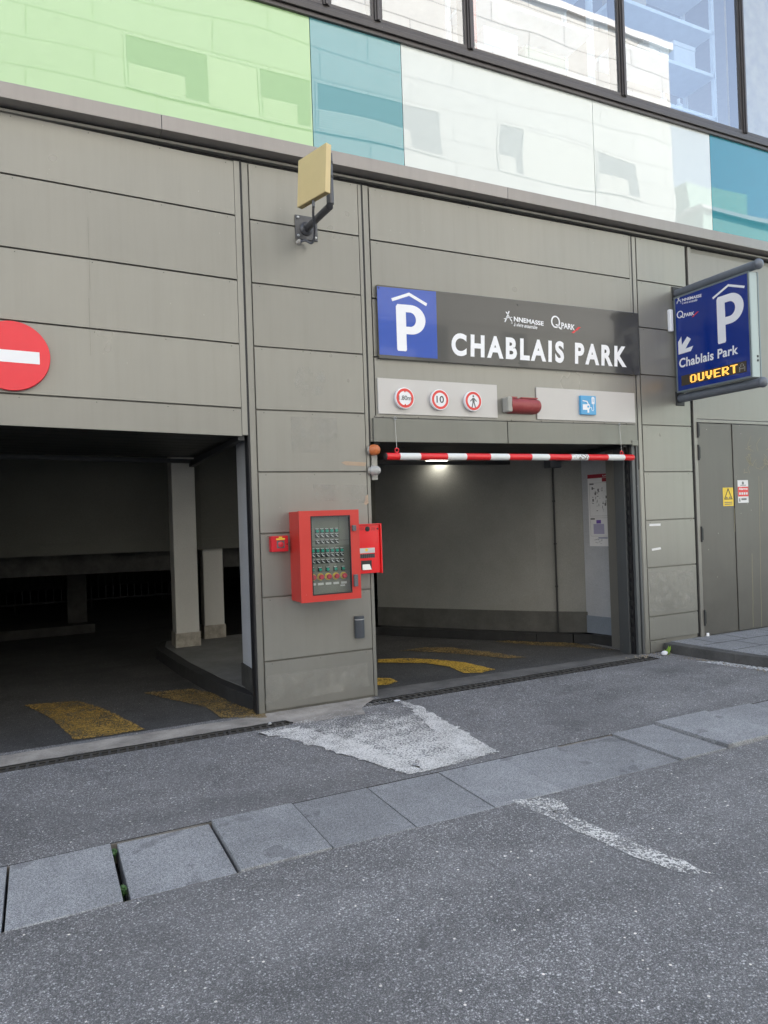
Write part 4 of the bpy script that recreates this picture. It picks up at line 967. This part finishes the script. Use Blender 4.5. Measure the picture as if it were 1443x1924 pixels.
def b_switch(m):
    m.box(-.0165, .0165, -.006, 0, -.0185, .0185, 0); m.lathe([(0, .0115), (.006, .0115)], (0, -.006, -.003), (0, -1, 0), 14, 0)
    a = math.radians(38); dx, dz = math.cos(a), math.sin(a); L2 = .011; w2 = .0035
    m.hexa([(-dx*L2-dz*w2, -.022, dz*L2-dx*w2-.003), (dx*L2-dz*w2, -.022, -dz*L2-dx*w2-.003), (dx*L2+dz*w2, -.022, -dz*L2+dx*w2-.003), (-dx*L2+dz*w2, -.022, dz*L2+dx*w2-.003)]+[(-dx*L2-dz*w2, -.012, dz*L2-dx*w2-.003), (dx*L2-dz*w2, -.012, -dz*L2-dx*w2-.003), (dx*L2+dz*w2, -.012, -dz*L2+dx*w2-.003), (-dx*L2+dz*w2, -.012, dz*L2+dx*w2-.003)], 2)
    m.box(-.015, .015, -.0068, -.006, .0115, .017, 2)
def b_estop(m):
    m.lathe([(0, .029), (.003, .029)], (0, 0, 0), (0, -1, 0), 24, 0); m.lathe([(.003, .013), (.018, .013), (.02, .020), (.034, .020), (.038, .015)], (0, 0, 0), (0, -1, 0), 20, 1)
gb = mk('push_button', b_green, ['button_black', 'button_green', 'label_white'])
sw = mk('selector_switch', b_switch, ['button_black', 'button_black', 'label_white'])
es = mk('emergency_button', b_estop, ['estop_yellow', 'estop_red'])
def place(o, pts, base):
    first = True
    for (u, v) in pts:
        x, z = on_panel(u, v); c = o if first else o.copy()
        if not first: col.objects.link(c); c.parent = r
        first = False; c.location = Vector((x, yp, z))-wloc(r)
place(gb, [(603+57*k, 421-2.3*k) for k in range(5)]+[(553+57*k, 656-2.3*k) for k in range(7)]+[(548+91*k, 880-5*k) for k in range(5)], 0)
place(sw, [(606+57*k, 482-2*k) for k in range(5)]+[(609+56.5*k, 555-2*k) for k in range(5)]+[(557+56.5*k, 714-3*k) for k in range(7)]+[(560+56.5*k, 789-3.5*k) for k in range(7)], 0)
place(es, [(555+91*k, 972-6*k) for k in range(5)], 0)
m = MB()
for k in range(5):
    x, z = on_panel(560+91*k, 1056-6*k); m.box(x-.024, x+.024, yp-.0015, yp, z-.009, z+.009)
x, z = on_panel(910, 1065); m.box(x-.02, x+.02, yp-.0015, yp, z-.006, z+.006)
m.build('label_strip', 'label_white', r)
# manual call point left of the cabinet
ax0, ax1, az0, az1 = 1.652, 1.792, 1.247, 1.373
r = empty('call_point', (1.72, -.03, az0), 'small red break glass call point left of the red cabinet', 'alarm button')
m = MB(); m.box(ax0, ax1, -.062, 0, az0, az1); m.build('box', 'callpoint_red', r, bevel=.005)
Cp = facade(-.062); ccx, ccz = 1.728, 1.305
polys_part('button_plate', [rect(ccx-.032, ccz-.030, ccx+.032, ccz+.030)], 'plastic_grey', r, Cp, .001)
m = MB(); m.lathe([(0, .023), (.008, .022), (.01, .008), (.011, .007)], (ccx, -.063, ccz), (0, -1, 0), 20); m.build('button', 'estop_red', r, smooth=True)
polys_part('yellow_label', [rect(ccx-.036, ccz+.036, ccx+.036, ccz+.049), rect(ccx-.014, ccz+.05, ccx+.014, ccz+.062)], 'label_yellow', r, Cp, .001)
m = MB(); m.lathe([(0, .006), (.002, .006)], (1.782, -.062, ccz), (0, -1, 0), 10); m.build('lock', 'dark_steel', r)
# intercom / ticket reader right of the cabinet
yi = -.08
ix0, ix1, iz0, iz1 = 2.29, 2.606, 1.027, 1.438
r = empty('intercom_terminal', (2.45, -.04, iz0), 'bright red intercom terminal with keypad right of the red cabinet', 'intercom')
m = MB(); m.box(ix0, ix1-.012, yi, .0, iz0, iz1); m.build('housing', 'intercom_red', r, bevel=.003)
m = MB(); m.box(ix1-.012, ix1, yi-.018, .0, iz0-.004, iz1+.004); m.box(ix0, ix1-.013, yi-.018, yi, iz1-.004, iz1+.004); m.build('rain_rim', 'intercom_red', r, bevel=.002)
Ip = facade(yi)
def IP(u, v): return Fp(500+u*.15939, 930+v*.15943, yi)
x, z = IP(1192, 400); m = MB(); m.lathe([(0, .021), (.006, .021), (.007, .014)], (x, yi, z), (0, -1, 0), 20); m.build('camera_lens', 'black_rubber', r, smooth=True)
m = MB()
for cu_ in (1125, 1262):
    for i in range(5):
        for j in range(3):
            x, z = IP(cu_-20+10*i, 388+12*j); m.box(x-.002, x+.002, yi-.001, yi, z-.002, z+.002)
m.build('speaker_holes', 'black_rubber', r)
x, z = IP(1313, 397); m = MB(); m.lathe([(0, .009), (.003, .009)], (x, yi, z), (0, -1, 0), 12); m.build('sensor', 'black_rubber', r)
a = IP(1105, 690); b = IP(1280, 620); polys_part('info_label', [rect(a[0], a[1], b[0], b[1])], 'silver_strip', r, Ip, .001)
x, z = IP(1183, 648); polys_part('yellow_badge', [[circle(x, z, .013)]], 'label_yellow', r, Ip, .002)
a = IP(1105, 748); b = IP(1280, 690); polys_part('keypad', [rect(a[0], a[1], b[0], b[1])], 'black_print', r, Ip, .001)
m = MB()
for i in range(8):
    for j in range(3):
        x = a[0]+(b[0]-a[0])*(i+.5)/8; z = a[1]+(b[1]-a[1])*(j+.5)/3; m.box(x-.004, x+.004, yi-.0025, yi-.001, z-.003, z+.003)
m.build('keys', 'plastic_grey', r)
a = IP(1122, 885); b = IP(1243, 768); m = MB(); m.box(a[0], b[0], yi-.001, yi, a[1], b[1]); m.build('card_tray', 'black_print', r)
m = MB(); m.hexa([(a[0]+.008, yi-.014, a[1]), (b[0]-.008, yi-.014, a[1]), (b[0]-.008, yi-.001, a[1]), (a[0]+.008, yi-.001, a[1]), (a[0]+.012, yi-.003, a[1]+.045), (b[0]-.02, yi-.003, a[1]+.045), (b[0]-.02, yi-.001, a[1]+.045), (a[0]+.012, yi-.001, a[1]+.045)]); m.build('card_slot', 'steel_mesh', r)
# anthracite reader low on the pillar
x, z0, z1 = 2.408, .484, .668
r = empty('proximity_reader', (x, -.03, z0), 'dark grey rounded card reader low on the pillar', 'card reader')
m = MB(); pts = [(x-.042, 0)]+[(x+.042*math.cos(t), -.018-.03*math.sin(t)) for t in [math.pi-math.pi*k/12 for k in range(13)]]+[(x+.042, 0)]
m.prism(pts, z0, z1); m.build('body', 'anthracite', r, bevel=.004)
m = MB(); pts2 = [(x-.0425, -.01)]+[(x+.0432*math.cos(t), -.018-.0312*math.sin(t)) for t in [math.pi-math.pi*k/12 for k in range(13)]]+[(x+.0425, -.01)]; m.prism(pts2, z1-.03, z1-.023); m.build('light_strip', 'silver_strip', r)
# ================================================================== ANTENNA
r = empty('wall_antenna', (2.05, -.3, 3.78), 'square beige panel antenna on a bent dark bracket arm above the pillar', 'antenna')
m = MB(); m.box(1.957, 2.152, -.014, -.002, 3.795, 3.995)
m.build('wall_plate', 'bracket_grey', r, bevel=.008)
m = MB()
for dx, dz in ((-.075, .075), (.075, .075), (-.075, -.075), (.075, -.075)): m.lathe([(0, .011), (.012, .011), (.016, .006)], (2.054+dx, -.014, 3.895+dz), (0, -1, 0), 8)
m.build('bolt', 'steel_mesh', r)
m = MB(); m.lathe([(0, .055), (.012, .055), (.03, .036), (.05, .034)], (2.05, -.014, 3.885), (0, -1, 0), 22); m.build('flange', 'bracket_grey', r, smooth=True)
ya = -.55
m = MB(); m.tube([(2.05, -.02, 3.885), (2.05, ya+.015, 3.858), (2.05, ya, 3.872), (2.05, ya-.0, 4.25)], .028, 18); m.build('arm', 'bracket_grey', r, smooth=True)
m = MB(); m.lathe([(0, .03), (.02, .03)], (2.05, ya, 4.06), (0, 0, 1), 14); m.lathe([(0, .03), (.02, .03)], (2.05, ya, 4.17), (0, 0, 1), 14); m.box(1.97, 2.05, ya-.02, ya+.02, 4.05, 4.21); m.build('clamp', 'dark_steel', r)
az = math.radians(17); hv = Vector((-math.sin(az), math.cos(az), 0)); nv = Vector((-math.cos(az), -math.sin(az), 0))
tl = math.radians(4); uv = (Vector((0, 0, 1))*math.cos(tl)-nv*math.sin(tl)).normalized(); nv2 = hv.cross(uv).normalized()
if nv2.dot(nv) < 0: nv2 = -nv2
def on_ray(px, py, depth): d = ray(px, py); return CC+d*depth
# near bottom corner of the face; depth chosen so the panel sits just in front of the pole
near = on_ray(611, 359.2, 4.93)
def size_to(px, py, vec):      # length along vec whose end projects nearest the photo point
    best = None
    for k in range(1, 800):
        p = near+vec*(k*.001)-CC; dd = p.dot(CF); q = (721.5+FPX*p.dot(CR)/dd, 962-FPX*p.dot(CU)/dd); e = (q[0]-px)**2+(q[1]-py)**2
        if best is None or e < best[0]: best = (e, k*.001)
    return best[1]
wa = size_to(555.6, 385.3, hv); ha = size_to(615.8, 267.4, uv)
th_ = .045
c0 = near; c = [c0, c0+hv*wa, c0+hv*wa-nv2*th_, c0-nv2*th_]
m = MB(); m.hexa(c+[p+uv*ha for p in c]); m.build('antenna_panel', 'antenna_cream', r, bevel=.003)
m = MB(); e1 = .006; m.hexa([p-uv*.002 for p in [c0+hv*e1-nv2*e1, c0+hv*(wa-e1)-nv2*e1, c0+hv*(wa-e1)-nv2*(th_-e1), c0+hv*e1-nv2*(th_-e1)]]+[p+uv*.001 for p in [c0+hv*e1-nv2*e1, c0+hv*(wa-e1)-nv2*e1, c0+hv*(wa-e1)-nv2*(th_-e1), c0+hv*e1-nv2*(th_-e1)]]); m.build('bottom_cover', 'antenna_bottom', r)
cs = c0+hv*(wa*.5)-nv2*(th_*.5)
m = MB(); m.tube([cs, cs-Vector((0, 0, .045))], .011, 12); m.build('connector', 'plastic_grey', r, smooth=True)
fv = lambda px, py, y: Vector((Fp(px, py, y)[0], y, Fp(px, py, y)[1]))
pts = [cs-Vector((0, 0, .04)), fv(588.5, 402, -.4), fv(591, 430, -.22), fv(589.5, 449, -.12), fv(585, 457, -.07), fv(574, 452, -.045), fv(565, 454, -.035)]
def smooth_path(P_, n_=8):
    out = []
    for i in range(len(P_)-1):
        p0, p1, p2, p3 = P_[max(i-1, 0)], P_[i], P_[i+1], P_[min(i+2, len(P_)-1)]
        for k in range(n_):
            t = k/n_; out.append(.5*((2*p1)+(p2-p0)*t+(2*p0-5*p1+4*p2-p3)*t*t+(3*p1-p0-3*p2+p3)*t**3))
    return out+[P_[-1]]
m = MB(); m.tube(smooth_path(pts), .0095, 10); m.build('cable', 'cable_grey', r, smooth=True)
m = MB(); m.lathe([(0, .016), (.02, .018), (.035, .013)], (1.975, -.002, 3.765), (.3, -1, .3), 12); m.build('cable_gland', 'gland_white', r, smooth=True)
# ================================================================== PROJECTING SIGN
X0, X1 = 6.225, 6.365
r = empty('projecting_sign', (6.29, -.5, 2.62), 'blue double sided projecting sign with P, arrow and OUVERT display held between grey tubes', 'sign')
m = MB(); m.box(X0+.006, X1-.006, -.925, -.035, 2.725, 3.745); m.build('sign_box', 'signbox_silver', r, bevel=.004)
ya_, yb_, za_, zb_ = -.93, -.03, 2.72, 3.75
for nm, xa, xb in (('face_frame', X0, X0+.014), ('face_frame', X1-.014, X1)):
    m = MB(); g = .018; m.box(xa, xb, ya_, ya_+g, za_, zb_); m.box(xa, xb, yb_-g, yb_, za_, zb_); m.box(xa, xb, ya_+g, yb_-g, za_, za_+g); m.box(xa, xb, ya_+g, yb_-g, zb_-g, zb_); m.build(nm, 'signbox_frame', r)
m = MB(); m.box(X0+.003, X0+.006, ya_+.018, yb_-.018, za_+.018, zb_-.018); m.build('blue_face', 'sign_deep_blue', r)
m = MB(); m.box(X1-.006, X1-.003, ya_+.018, yb_-.018, za_+.018, zb_-.018); m.build('blue_face', 'sign_deep_blue', r)
for z in (3.805, 2.665):
    m = MB(); m.tube([(6.295, 0, z), (6.295, -.97, z)], .045, 24); m.build('tube', 'tube_grey', r, smooth=True)
    m = MB(); m.lathe([(-.045*math.cos(t), .052*math.sin(t)) for t in [math.pi*k/14 for k in range(15)]], (6.295, -.985, z), (0, -1, 0), 24); m.build('ball_end', 'tube_grey', r, smooth=True)
    m = MB(); m.box(6.235, 6.36, -.012, 0, z-.075, z+.075); m.build('wall_plate', 'dark_steel', r, bevel=.004)
m = MB()
for z in (2.97, 2.93): m.lathe([(0, .012), (.004, .012)], (6.32, -.925, z-.04), (0, -1, 0), 12)
m.build('lock', 'dark_steel', r)
Sp = lambda u, v, d: (X0+.003-d, -u, v)
def SX(px, py):
    d_ = ray(px, py); t = (X0+.002-CC.x)/d_.x; p = CC+d_*t; return (-p.y, p.z)
def Z7(u, v): return SX(1180+u*.2079, 460+v*.2079)
a = Z7(815, 892); b = Z7(1045, 440)
polys_part('letter_p', [P_loops(Z7(810, 800)[0], Z7(850, 890)[1], Z7(1046, 560)[0], Z7(930, 435)[1], .31)], 'white_vinyl', r, Sp)
polys_part('roof_symbol', [[ribbon([Z7(765, 485), Z7(905, 366), Z7(1053, 380)], .022)]], 'white_vinyl', r, Sp)
polys_part('arrow', [[[Z7(*p) for p in ((457, 993), (453, 880), (482, 828), (487, 905), (535, 828), (568, 850), (520, 938), (590, 912), (568, 960))]]], 'white_vinyl', r, Sp)
warp_text('lettering', 'Chablais Park', 'white_vinyl', r, Sp, (Z7(463, 1115), Z7(996, 985), Z7(996, 898), Z7(463, 1030)), .026, 0, 1.05, .0015)
town_logo(r, Sp, quad_map((Z7(437, 552), Z7(664, 500), Z7(664, 418), Z7(437, 478))), .0015)
q_logo(r, Sp, quad_map((Z7(441, 684), Z7(640, 640), Z7(640, 566), Z7(441, 600))), .0015)
# LED display: dot matrix, word OUVERT scrolling in
la = Z7(484, 1275); lb_ = Z7(1072, 1035)
u0, u1 = la[0], Z7(1072, 1090)[0]; v0 = 2.785; v1 = 2.893
polys_part('display_window', [rect(u0, v0, u1, v1)], 'led_panel', r, Sp, .001)
F5 = {'O': ['01110', '10001', '10001', '10001', '10001', '10001', '01110'], 'U': ['10001']*6+['01110'], 'V': ['10001', '10001', '10001', '10001', '01010', '01010', '00100'],
      'E': ['11111', '10000', '10000', '11110', '10000', '10000', '11111'], 'R': ['11110', '10001', '10001', '11110', '10100', '10010', '10001'], 'T': ['11111', '00100', '00100', '00100', '00100', '00100', '00100'], 'A': ['00100', '01010', '01010', '10001', '11111', '10001', '10001']}
NC, NR = 56, 9; du = (u1-u0)/NC; dv = (v1-v0)/NR
lit = set(); ghost = set()
cx_ = 8
for ch in 'OUVERT':
    for rr_, row in enumerate(F5[ch]):
        for cc_, b_ in enumerate(row):
            if b_ == '1': lit.add((cx_+cc_, 1+rr_)); lit.add((cx_+cc_+1, 1+rr_))
    cx_ += 7
for rr_, row in enumerate(F5['A']):
    for cc_, b_ in enumerate(row):
        if b_ == '1' and cx_+cc_ < NC: ghost.add((cx_+cc_, 1+rr_))
for nm, mat, test in (('lit_dots', 'led_lit', lambda k: k in lit), ('dim_dots', 'led_ghost', lambda k: k in ghost and k not in lit), ('dark_dots', 'led_dead', lambda k: k not in lit and k not in ghost)):
    m = MB()
    for i in range(NC):
        for j in range(NR):
            if test((i, j)):
                uc = u0+(i+.5)*du; vc = v1-(j+.5)*dv; s_ = .36
                m.add([Sp(uc-du*s_, vc-dv*s_, .002), Sp(uc+du*s_, vc-dv*s_, .002), Sp(uc+du*s_, vc+dv*s_, .002), Sp(uc-du*s_, vc+dv*s_, .002)], [(0, 1, 2, 3)])
    m.build(nm, mat, r)
# small white cable box behind the sign
m = MB(); m.box(6.15, 6.20, -.045, 0, 3.38, 3.62); tag(m.build('cable_cover', 'road_sign_white', loc=(6.17, -.02, 3.38), bevel=.012), 'white cable cover on the wall left of the projecting sign', 'cable cover')
# ================================================================== STICKERS AND MARKS ON THE CLADDING
yd = -.0003
a, b = Fp(1359, 951, .008), Fp(1377, 916, .008)
r = empty('warning_sticker', ((a[0]+b[0])/2, .007, a[1]), 'yellow triangle warning sticker on the narrow door leaf', 'sticker')
Dp = facade(.0075); m = MB(); m.box(a[0], b[0], .0066, .008, a[1], b[1]); m.build('sheet', 'label_yellow', r)
w_ = b[0]-a[0]; h_ = b[1]-a[1]; mx_ = (a[0]+b[0])/2
tri = lambda s_, cz_: [(mx_-s_*.5, cz_), (mx_+s_*.5, cz_), (mx_, cz_+s_*.95)]
polys_part('triangle', [[tri(w_*.82, a[1]+h_*.36), tri(w_*.62, a[1]+h_*.40)]], 'black_print', r, facade(.0062))
polys_part('print', [rect(mx_-w_*.22, a[1]+h_*.42, mx_-w_*.08, a[1]+h_*.50), rect(mx_+w_*.08, a[1]+h_*.42, mx_+w_*.22, a[1]+h_*.50), rect(a[0]+w_*.12, a[1]+h_*.18, b[0]-w_*.12, a[1]+h_*.22), rect(a[0]+w_*.12, a[1]+h_*.08, b[0]-w_*.12, a[1]+h_*.12)], 'grey_print', r, facade(.0062))
a, b = Fp(1387, 945, .001), Fp(1405, 902, .001)
r = empty('alarm_sticker', ((a[0]+b[0])/2, 0, a[1]), 'red and white alarm sticker on the wide door leaf', 'sticker')
m = MB(); m.box(a[0], b[0], -.0004, .001, a[1], b[1]); m.build('sheet', 'paper_white', r)
w_ = b[0]-a[0]; h_ = b[1]-a[1]
polys_part('red_band', [rect(a[0], a[1]+h_*.28, b[0], a[1]+h_*.71)], 'red_print', r, facade(-.0006), .0006)
text_part('lettering', 'Alarme', 'white_vinyl', r, facade(-.0012), (a[0]+w_*.08, a[1]+h_*.57, b[0]-w_*.08, a[1]+h_*.67), .03, d=.001)
polys_part('print', [rect(a[0]+w_*(.1+.22*k), a[1]+h_*.36, a[0]+w_*(.26+.22*k), a[1]+h_*.46) for k in range(4)], 'paper_white', r, facade(-.0012), .001)
polys_part('print', [rect(a[0]+w_*.25, a[1]+h_*.76, b[0]-w_*.2, a[1]+h_*.79), [circle((a[0]+b[0])/2, a[1]+h_*.87, w_*.1)], rect(a[0]+w_*.1, a[1]+h_*.05, a[0]+w_*.2, a[1]+h_*.2), rect(a[0]+w_*.3, a[1]+h_*.12, b[0]-w_*.2, a[1]+h_*.2)], 'grey_print', r, facade(-.0006), .0006)
def scrap(name, quad, mat, label, cat, y=-.0012, th=.001):
    q = [Fp(*p, 0) for p in quad]; m = MB(); v = [(x, y, z) for x, z in q]+[(x, y+th, z) for x, z in q]
    n_ = len(q); m.add(v, [tuple(range(n_)), tuple(range(2*n_-1, n_-1, -1))]+[(i, (i+1) % n_, n_+(i+1) % n_, n_+i) for i in range(n_)])
    c_ = (sum(x for x, z in q)/n_, 0, min(z for x, z in q)); return tag(m.build(name, mat, loc=c_), label, cat)
scrap('tape_scrap', [(1220, 984.5), (1241, 983.5), (1241, 988), (1220, 988.5)], 'paper_white', 'narrow white label strip on the right pillar, upper of two', 'tape')
scrap('tape_scrap', [(1224.5, 1031), (1241, 1028), (1242, 1032), (1225, 1035)], 'paper_white', 'tilted white tape scrap on the right pillar, lower of two', 'tape')
scrap('tape_scrap', [(641, 869), (648, 866.5), (688, 869), (686, 876), (650, 874)], 'tape_brown', 'torn brown tape strip on the pillar, left of the orange beacon', 'tape')
scrap('glue_patch', [(687, 932), (691, 929), (692, 945), (688, 949), (684, 947)], 'tape_brown', 'small brown glue patch above the intercom terminal', 'stain')
for q, lb2 in ((((567, 706), (592, 705), (593, 729), (569, 731)), 'ghost square'),):
    pass
road_paint('pale_residue', (.62, .60, .55), .52, 7, soft=.14, rough=.5, cap=.5)
road_paint('pale_residue_thin', (.56, .54, .49), .54, 6, soft=.18, rough=.5, cap=.5)
def residue(quad, mat, label, y=-.0016):
    q = [Fp(*p, 0) for p in quad]; m = MB(); add_flat(m, poly_geo([q]), facade(y), .0)
    return tag(m.build('residue_stain', mat, loc=(q[0][0], y, q[0][1])), label, 'stain')
residue([(546, 782), (632, 785), (636, 852), (548, 850)], 'pale_residue_thin', 'pale rubbed rectangle on the pillar between the ghost mark and the brown tape')
residue([(560, 690), (600, 686), (614, 705), (608, 742), (570, 746), (552, 722)], 'pale_residue', 'pale roundish ghost mark of a removed sign high on the pillar')
residue([(500, 1270), (690, 1245), (695, 1290), (498, 1325)], 'pale_residue_thin', 'pale splash marks across the lowest panel of the pillar')
residue([(588, 1000-90), (690, 912), (690, 945), (590, 940)], 'pale_residue_thin', 'pale scuffs on the pillar just above the red cabinet')
residue([(1218, 1075), (1300, 1070), (1308, 1140), (1222, 1150)], 'pale_residue_thin', 'pale scuffs low on the right pillar')
# scratched graffiti on the wide door
st = []
rg_ = random.Random(11)
for k in range(26):
    px = 1402+rg_.random()*70; py = 835+rg_.random()*55; p = [Fp(px, py, 0)]
    for j in range(3):
        px += rg_.uniform(-7, 7); py += rg_.uniform(-14, 5); p.append(Fp(px, py, 0))
    st.append([ribbon(p, .004)])
for px0, py0, py1 in ((1426, 895, 1178), (1413, 1040, 1178), (1432, 905, 960), (1380, 955, 1000)):
    p = [Fp(px0+.017*(py0+(py1-py0)*k/12-py0)*1.0+rg_.uniform(-.4, .4), py0+(py1-py0)*k/12, 0) for k in range(13)]; st.append([ribbon(p, .005)])
m = MB()
for lp in st: add_flat(m, poly_geo(lp), facade(.0008), .0012)
o = m.build('scratch_graffiti', 'graffiti', loc=(7.7, -.001, .3)); tag(o, 'pale scribbled scratches and runs on the wide door leaf', 'graffiti')
# ================================================================== LITTER, WEEDS
def weed(x, y, z, s_, n_, mat, label, tall=0):
    r = empty('weed', (x, y, z), label, 'weed', 'weeds in the paving joints'); m = MB(); rw = random.Random(int(x*1000))
    for k in range(n_):
        a = rw.uniform(0, 6.28); el = rw.uniform(.3, 1.2); L2 = s_*rw.uniform(.5, 1); d = Vector((math.cos(a)*math.cos(el)*(.5 if not tall else .3), math.sin(a)*math.cos(el), math.sin(el)*(1+tall))); s2 = Vector((-math.sin(a), math.cos(a), 0))*L2*.28
        b_ = Vector((x, y, z))+Vector((rw.uniform(-.006, .006), rw.uniform(-.02, .02), 0)); m1 = b_+d*L2*.55; tp = b_+d*L2+Vector((0, 0, -L2*.15))
        m.add([b_, m1+s2, tp, m1-s2], [(0, 1, 2), (0, 2, 3)])
    m.build('leaves', mat, r); st = MB(); st.tube([(x, y, z-.03), (x, y, z+s_*.4)], .0015, 5); st.build('stem', mat, r)
gx1, gy1 = Gp(217, 1594); gx2, gy2 = Gp(243, 1662)
weed(.285, gy1, GZ-.034, .045, 36, 'leaf_green', 'small green weed at the far end of the open joint')
weed(.285, gy2, GZ-.034, .05, 46, 'leaf_green', 'leafier green weed near the middle of the open joint')
wx, wy = Gp(1254, 1230); weed(wx, wy-.02, GZ, .07, 8, 'leaf_bright', 'tiny bright green sprout at the kerb corner', 1)
def chip(name, px, py, s_, mat, label, cat, flat=.35, seedv=0):
    rc = random.Random(seedv+int(px)); x, y = Gp(px, py); m = MB(); bm = bmesh.new(); bmesh.ops.create_icosphere(bm, subdivisions=2, radius=1)
    vs = [(x+v.co.x*s_*(1+rc.uniform(-.25, .25)), y+v.co.y*s_*.7*(1+rc.uniform(-.25, .25)), GZ+.003+max(0, s_*flat*(v.co.z+.8))) for v in bm.verts]; fs = [tuple(v.index for v in f.verts) for f in bm.faces]; bm.free()
    m.add(vs, fs); return tag(m.build(name, mat, loc=(x, y, GZ)), label, cat)
chip('paper_scrap', 746, 1318, .028, 'tissue_white', 'white paper scrap beside the right drain, on the paint', 'litter', .2)
chip('tissue_scrap', 1249, 1231, .04, 'tissue_white', 'crumpled white tissue at the corner of kerb and pillar', 'litter', .6)
chip('paper_scrap', 1204, 1226, .03, 'tissue_white', 'flat white scrap at the foot of the right door jamb', 'litter', .2)
chip('crown_cork', 507, 1362.5, .014, 'silver_strip', 'shiny bottle cap at the end of the left drain', 'litter', .8)
chip('paper_scrap', 1378, 1243, .03, 'tissue_white', 'white scrap lying below the kerb, left of the other one', 'litter', .3)
chip('paper_scrap', 1399, 1244, .02, 'tissue_white', 'small white scrap below the kerb, right of the larger one', 'litter', .4)
xk, yk = Gp(1325, 1194, .06); m = MB(); m.lathe([(0, .02), (.028, .02), (.034, .015)], (xk, yk-.03, .059), (0, 0, 1), 14); tag(m.build('white_cap', 'road_sign_white', loc=(xk, yk-.03, .059), smooth=True), 'small round white cap at the foot of the door hinge', 'litter')
m = MB(); rl = random.Random(5)
for k in range(150):
    if k < 85: x = rl.uniform(5.35, 6.0); y = -.02-abs(rl.gauss(0, .07))
    else: x = 5.93+rl.uniform(0, .2)+.0; y = rl.uniform(-1.25, -.1); x = 5.86+.1*abs(y)+rl.uniform(-.09, .0)
    s_ = rl.uniform(.003, .011); a = rl.uniform(0, 3)
    m.hexa([(x+s_*math.cos(a+t)*(1 if j else .8), y+s_*math.sin(a+t)*(.7), GZ+(.004+s_*.7 if j else .0035)) for j in (0, 1) for t in (0, 1.5, 3.1, 4.7)])
tag(m.build('gravel', 'gravel'), 'scattered grit and crumbs along the kerb and pillar foot', kind='stuff')
for k, (px, py, lb2) in enumerate(((1290, 1231, 'dry brown leaf crumb below the kerb, nearest the pillar'), (1352, 1238, 'dry brown leaf crumb below the middle of the kerb'), (1415, 1247, 'orange brown leaf crumb below the kerb at the right edge'))):
    x, y = Gp(px, py); m = MB(); m.hexa([(x-.03, y-.008, GZ+.004), (x+.03, y-.01, GZ+.004), (x+.028, y+.01, GZ+.004), (x-.026, y+.009, GZ+.004), (x-.028, y-.006, GZ+.009), (x+.028, y-.008, GZ+.012), (x+.024, y+.008, GZ+.014), (x-.022, y+.007, GZ+.008)]); tag(m.build('dry_leaf', 'dry_leaf', loc=(x, y, GZ)), lb2, 'leaf')
# ================================================================== OPPOSITE SIDE OF THE STREET (mirrored in the glass)
YO = -14.0; KO = (5.4+(-.1-YO))/5.4
def opp(px, py): x, z = Fp(px, py, -.1); return (x*KO, 1.5+(z-1.5)*KO)
cornx = opp(1262, 230)[0]; roofz = opp(1250, 92)[1]
O = empty('opposite_building', (5, YO-5, GZ), 'pale jointed building across the street, seen only as a reflection', 'building')
m = MB(); m.box(-30, cornx, YO-12, YO, GZ, roofz); m.build('wall', 'opposite_render', O)
m = MB(); m.box(-30.1, cornx+.1, YO-12.1, YO+.12, roofz, roofz+.25); m.build('roof_edge', 'plate_grey', O)
wz1 = opp(232, 60)[1]; wz0 = opp(238, 165)[1]
spans = [(opp(232, 60)[0], opp(390, 100)[0]), (opp(390, 100)[0], opp(484, 130)[0]), (opp(484, 130)[0], opp(582, 150)[0]), (opp(590, 150)[0], opp(833, 250)[0]), (opp(932, 250)[0], opp(980, 250)[0]), (opp(980, 250)[0], opp(1113, 300)[0]), (opp(1116, 300)[0], opp(1197, 330)[0]), (-12, -8), (-6, -2)]
for row in range(-4, 1):
    for k, (a, b) in enumerate(spans):
        z0_, z1_ = wz0+row*3.4, wz1+row*3.4
        if z1_ > roofz-.3: continue
        f = MB(); f.box(a, b, YO, YO+.03, z0_-.08, z0_); f.box(a, b, YO, YO+.03, z1_, z1_+.06); f.box(a, a+.06, YO, YO+.04, z0_, z1_); f = f.build('window', 'opposite_render', O)
        p = MB()
        if k in (1, 5): p.box(a+.06, b-.02, YO+.005, YO+.02, z0_, z1_); p.build('shutter', 'blind_panel', f)
        else:
            p.box(a+.06, b-.02, YO+.005, YO+.01, z0_, z1_); p.build('pane', 'opposite_glass', f)
            q = MB(); n_ = 9
            for s2 in range(n_): q.box(a+.1, a+(b-a)*.72, YO+.012, YO+.02, z0_+(z1_-z0_)*.42*s2/n_+.02, z0_+(z1_-z0_)*.42*(s2+.6)/n_+.02)
            q.build('blind', 'blind_white', f)
# lower green building farther right, and a distant one, mirrored in the blue pane
plain('green_render', (.30, .42, .36), .8)
x0_, zt = opp(1337, 372); x1_, _ = opp(1412, 388)
G2 = empty('green_house', (x0_+6, YO-20, GZ), 'pale green house farther along the opposite side, seen only as a reflection', 'building')
m = MB(); m.box(cornx+1.5, cornx+14, YO-22, YO, GZ, 13.2); m.box(cornx+1.5, cornx+5, YO-20, YO-.6, 13.2, 14.6); m.build('wall', 'green_render', G2)
m = MB(); m.box(cornx+1.3, cornx+14.2, YO-22.2, YO+.2, 13.0, 13.19); m.build('roof', 'plate_grey', G2)
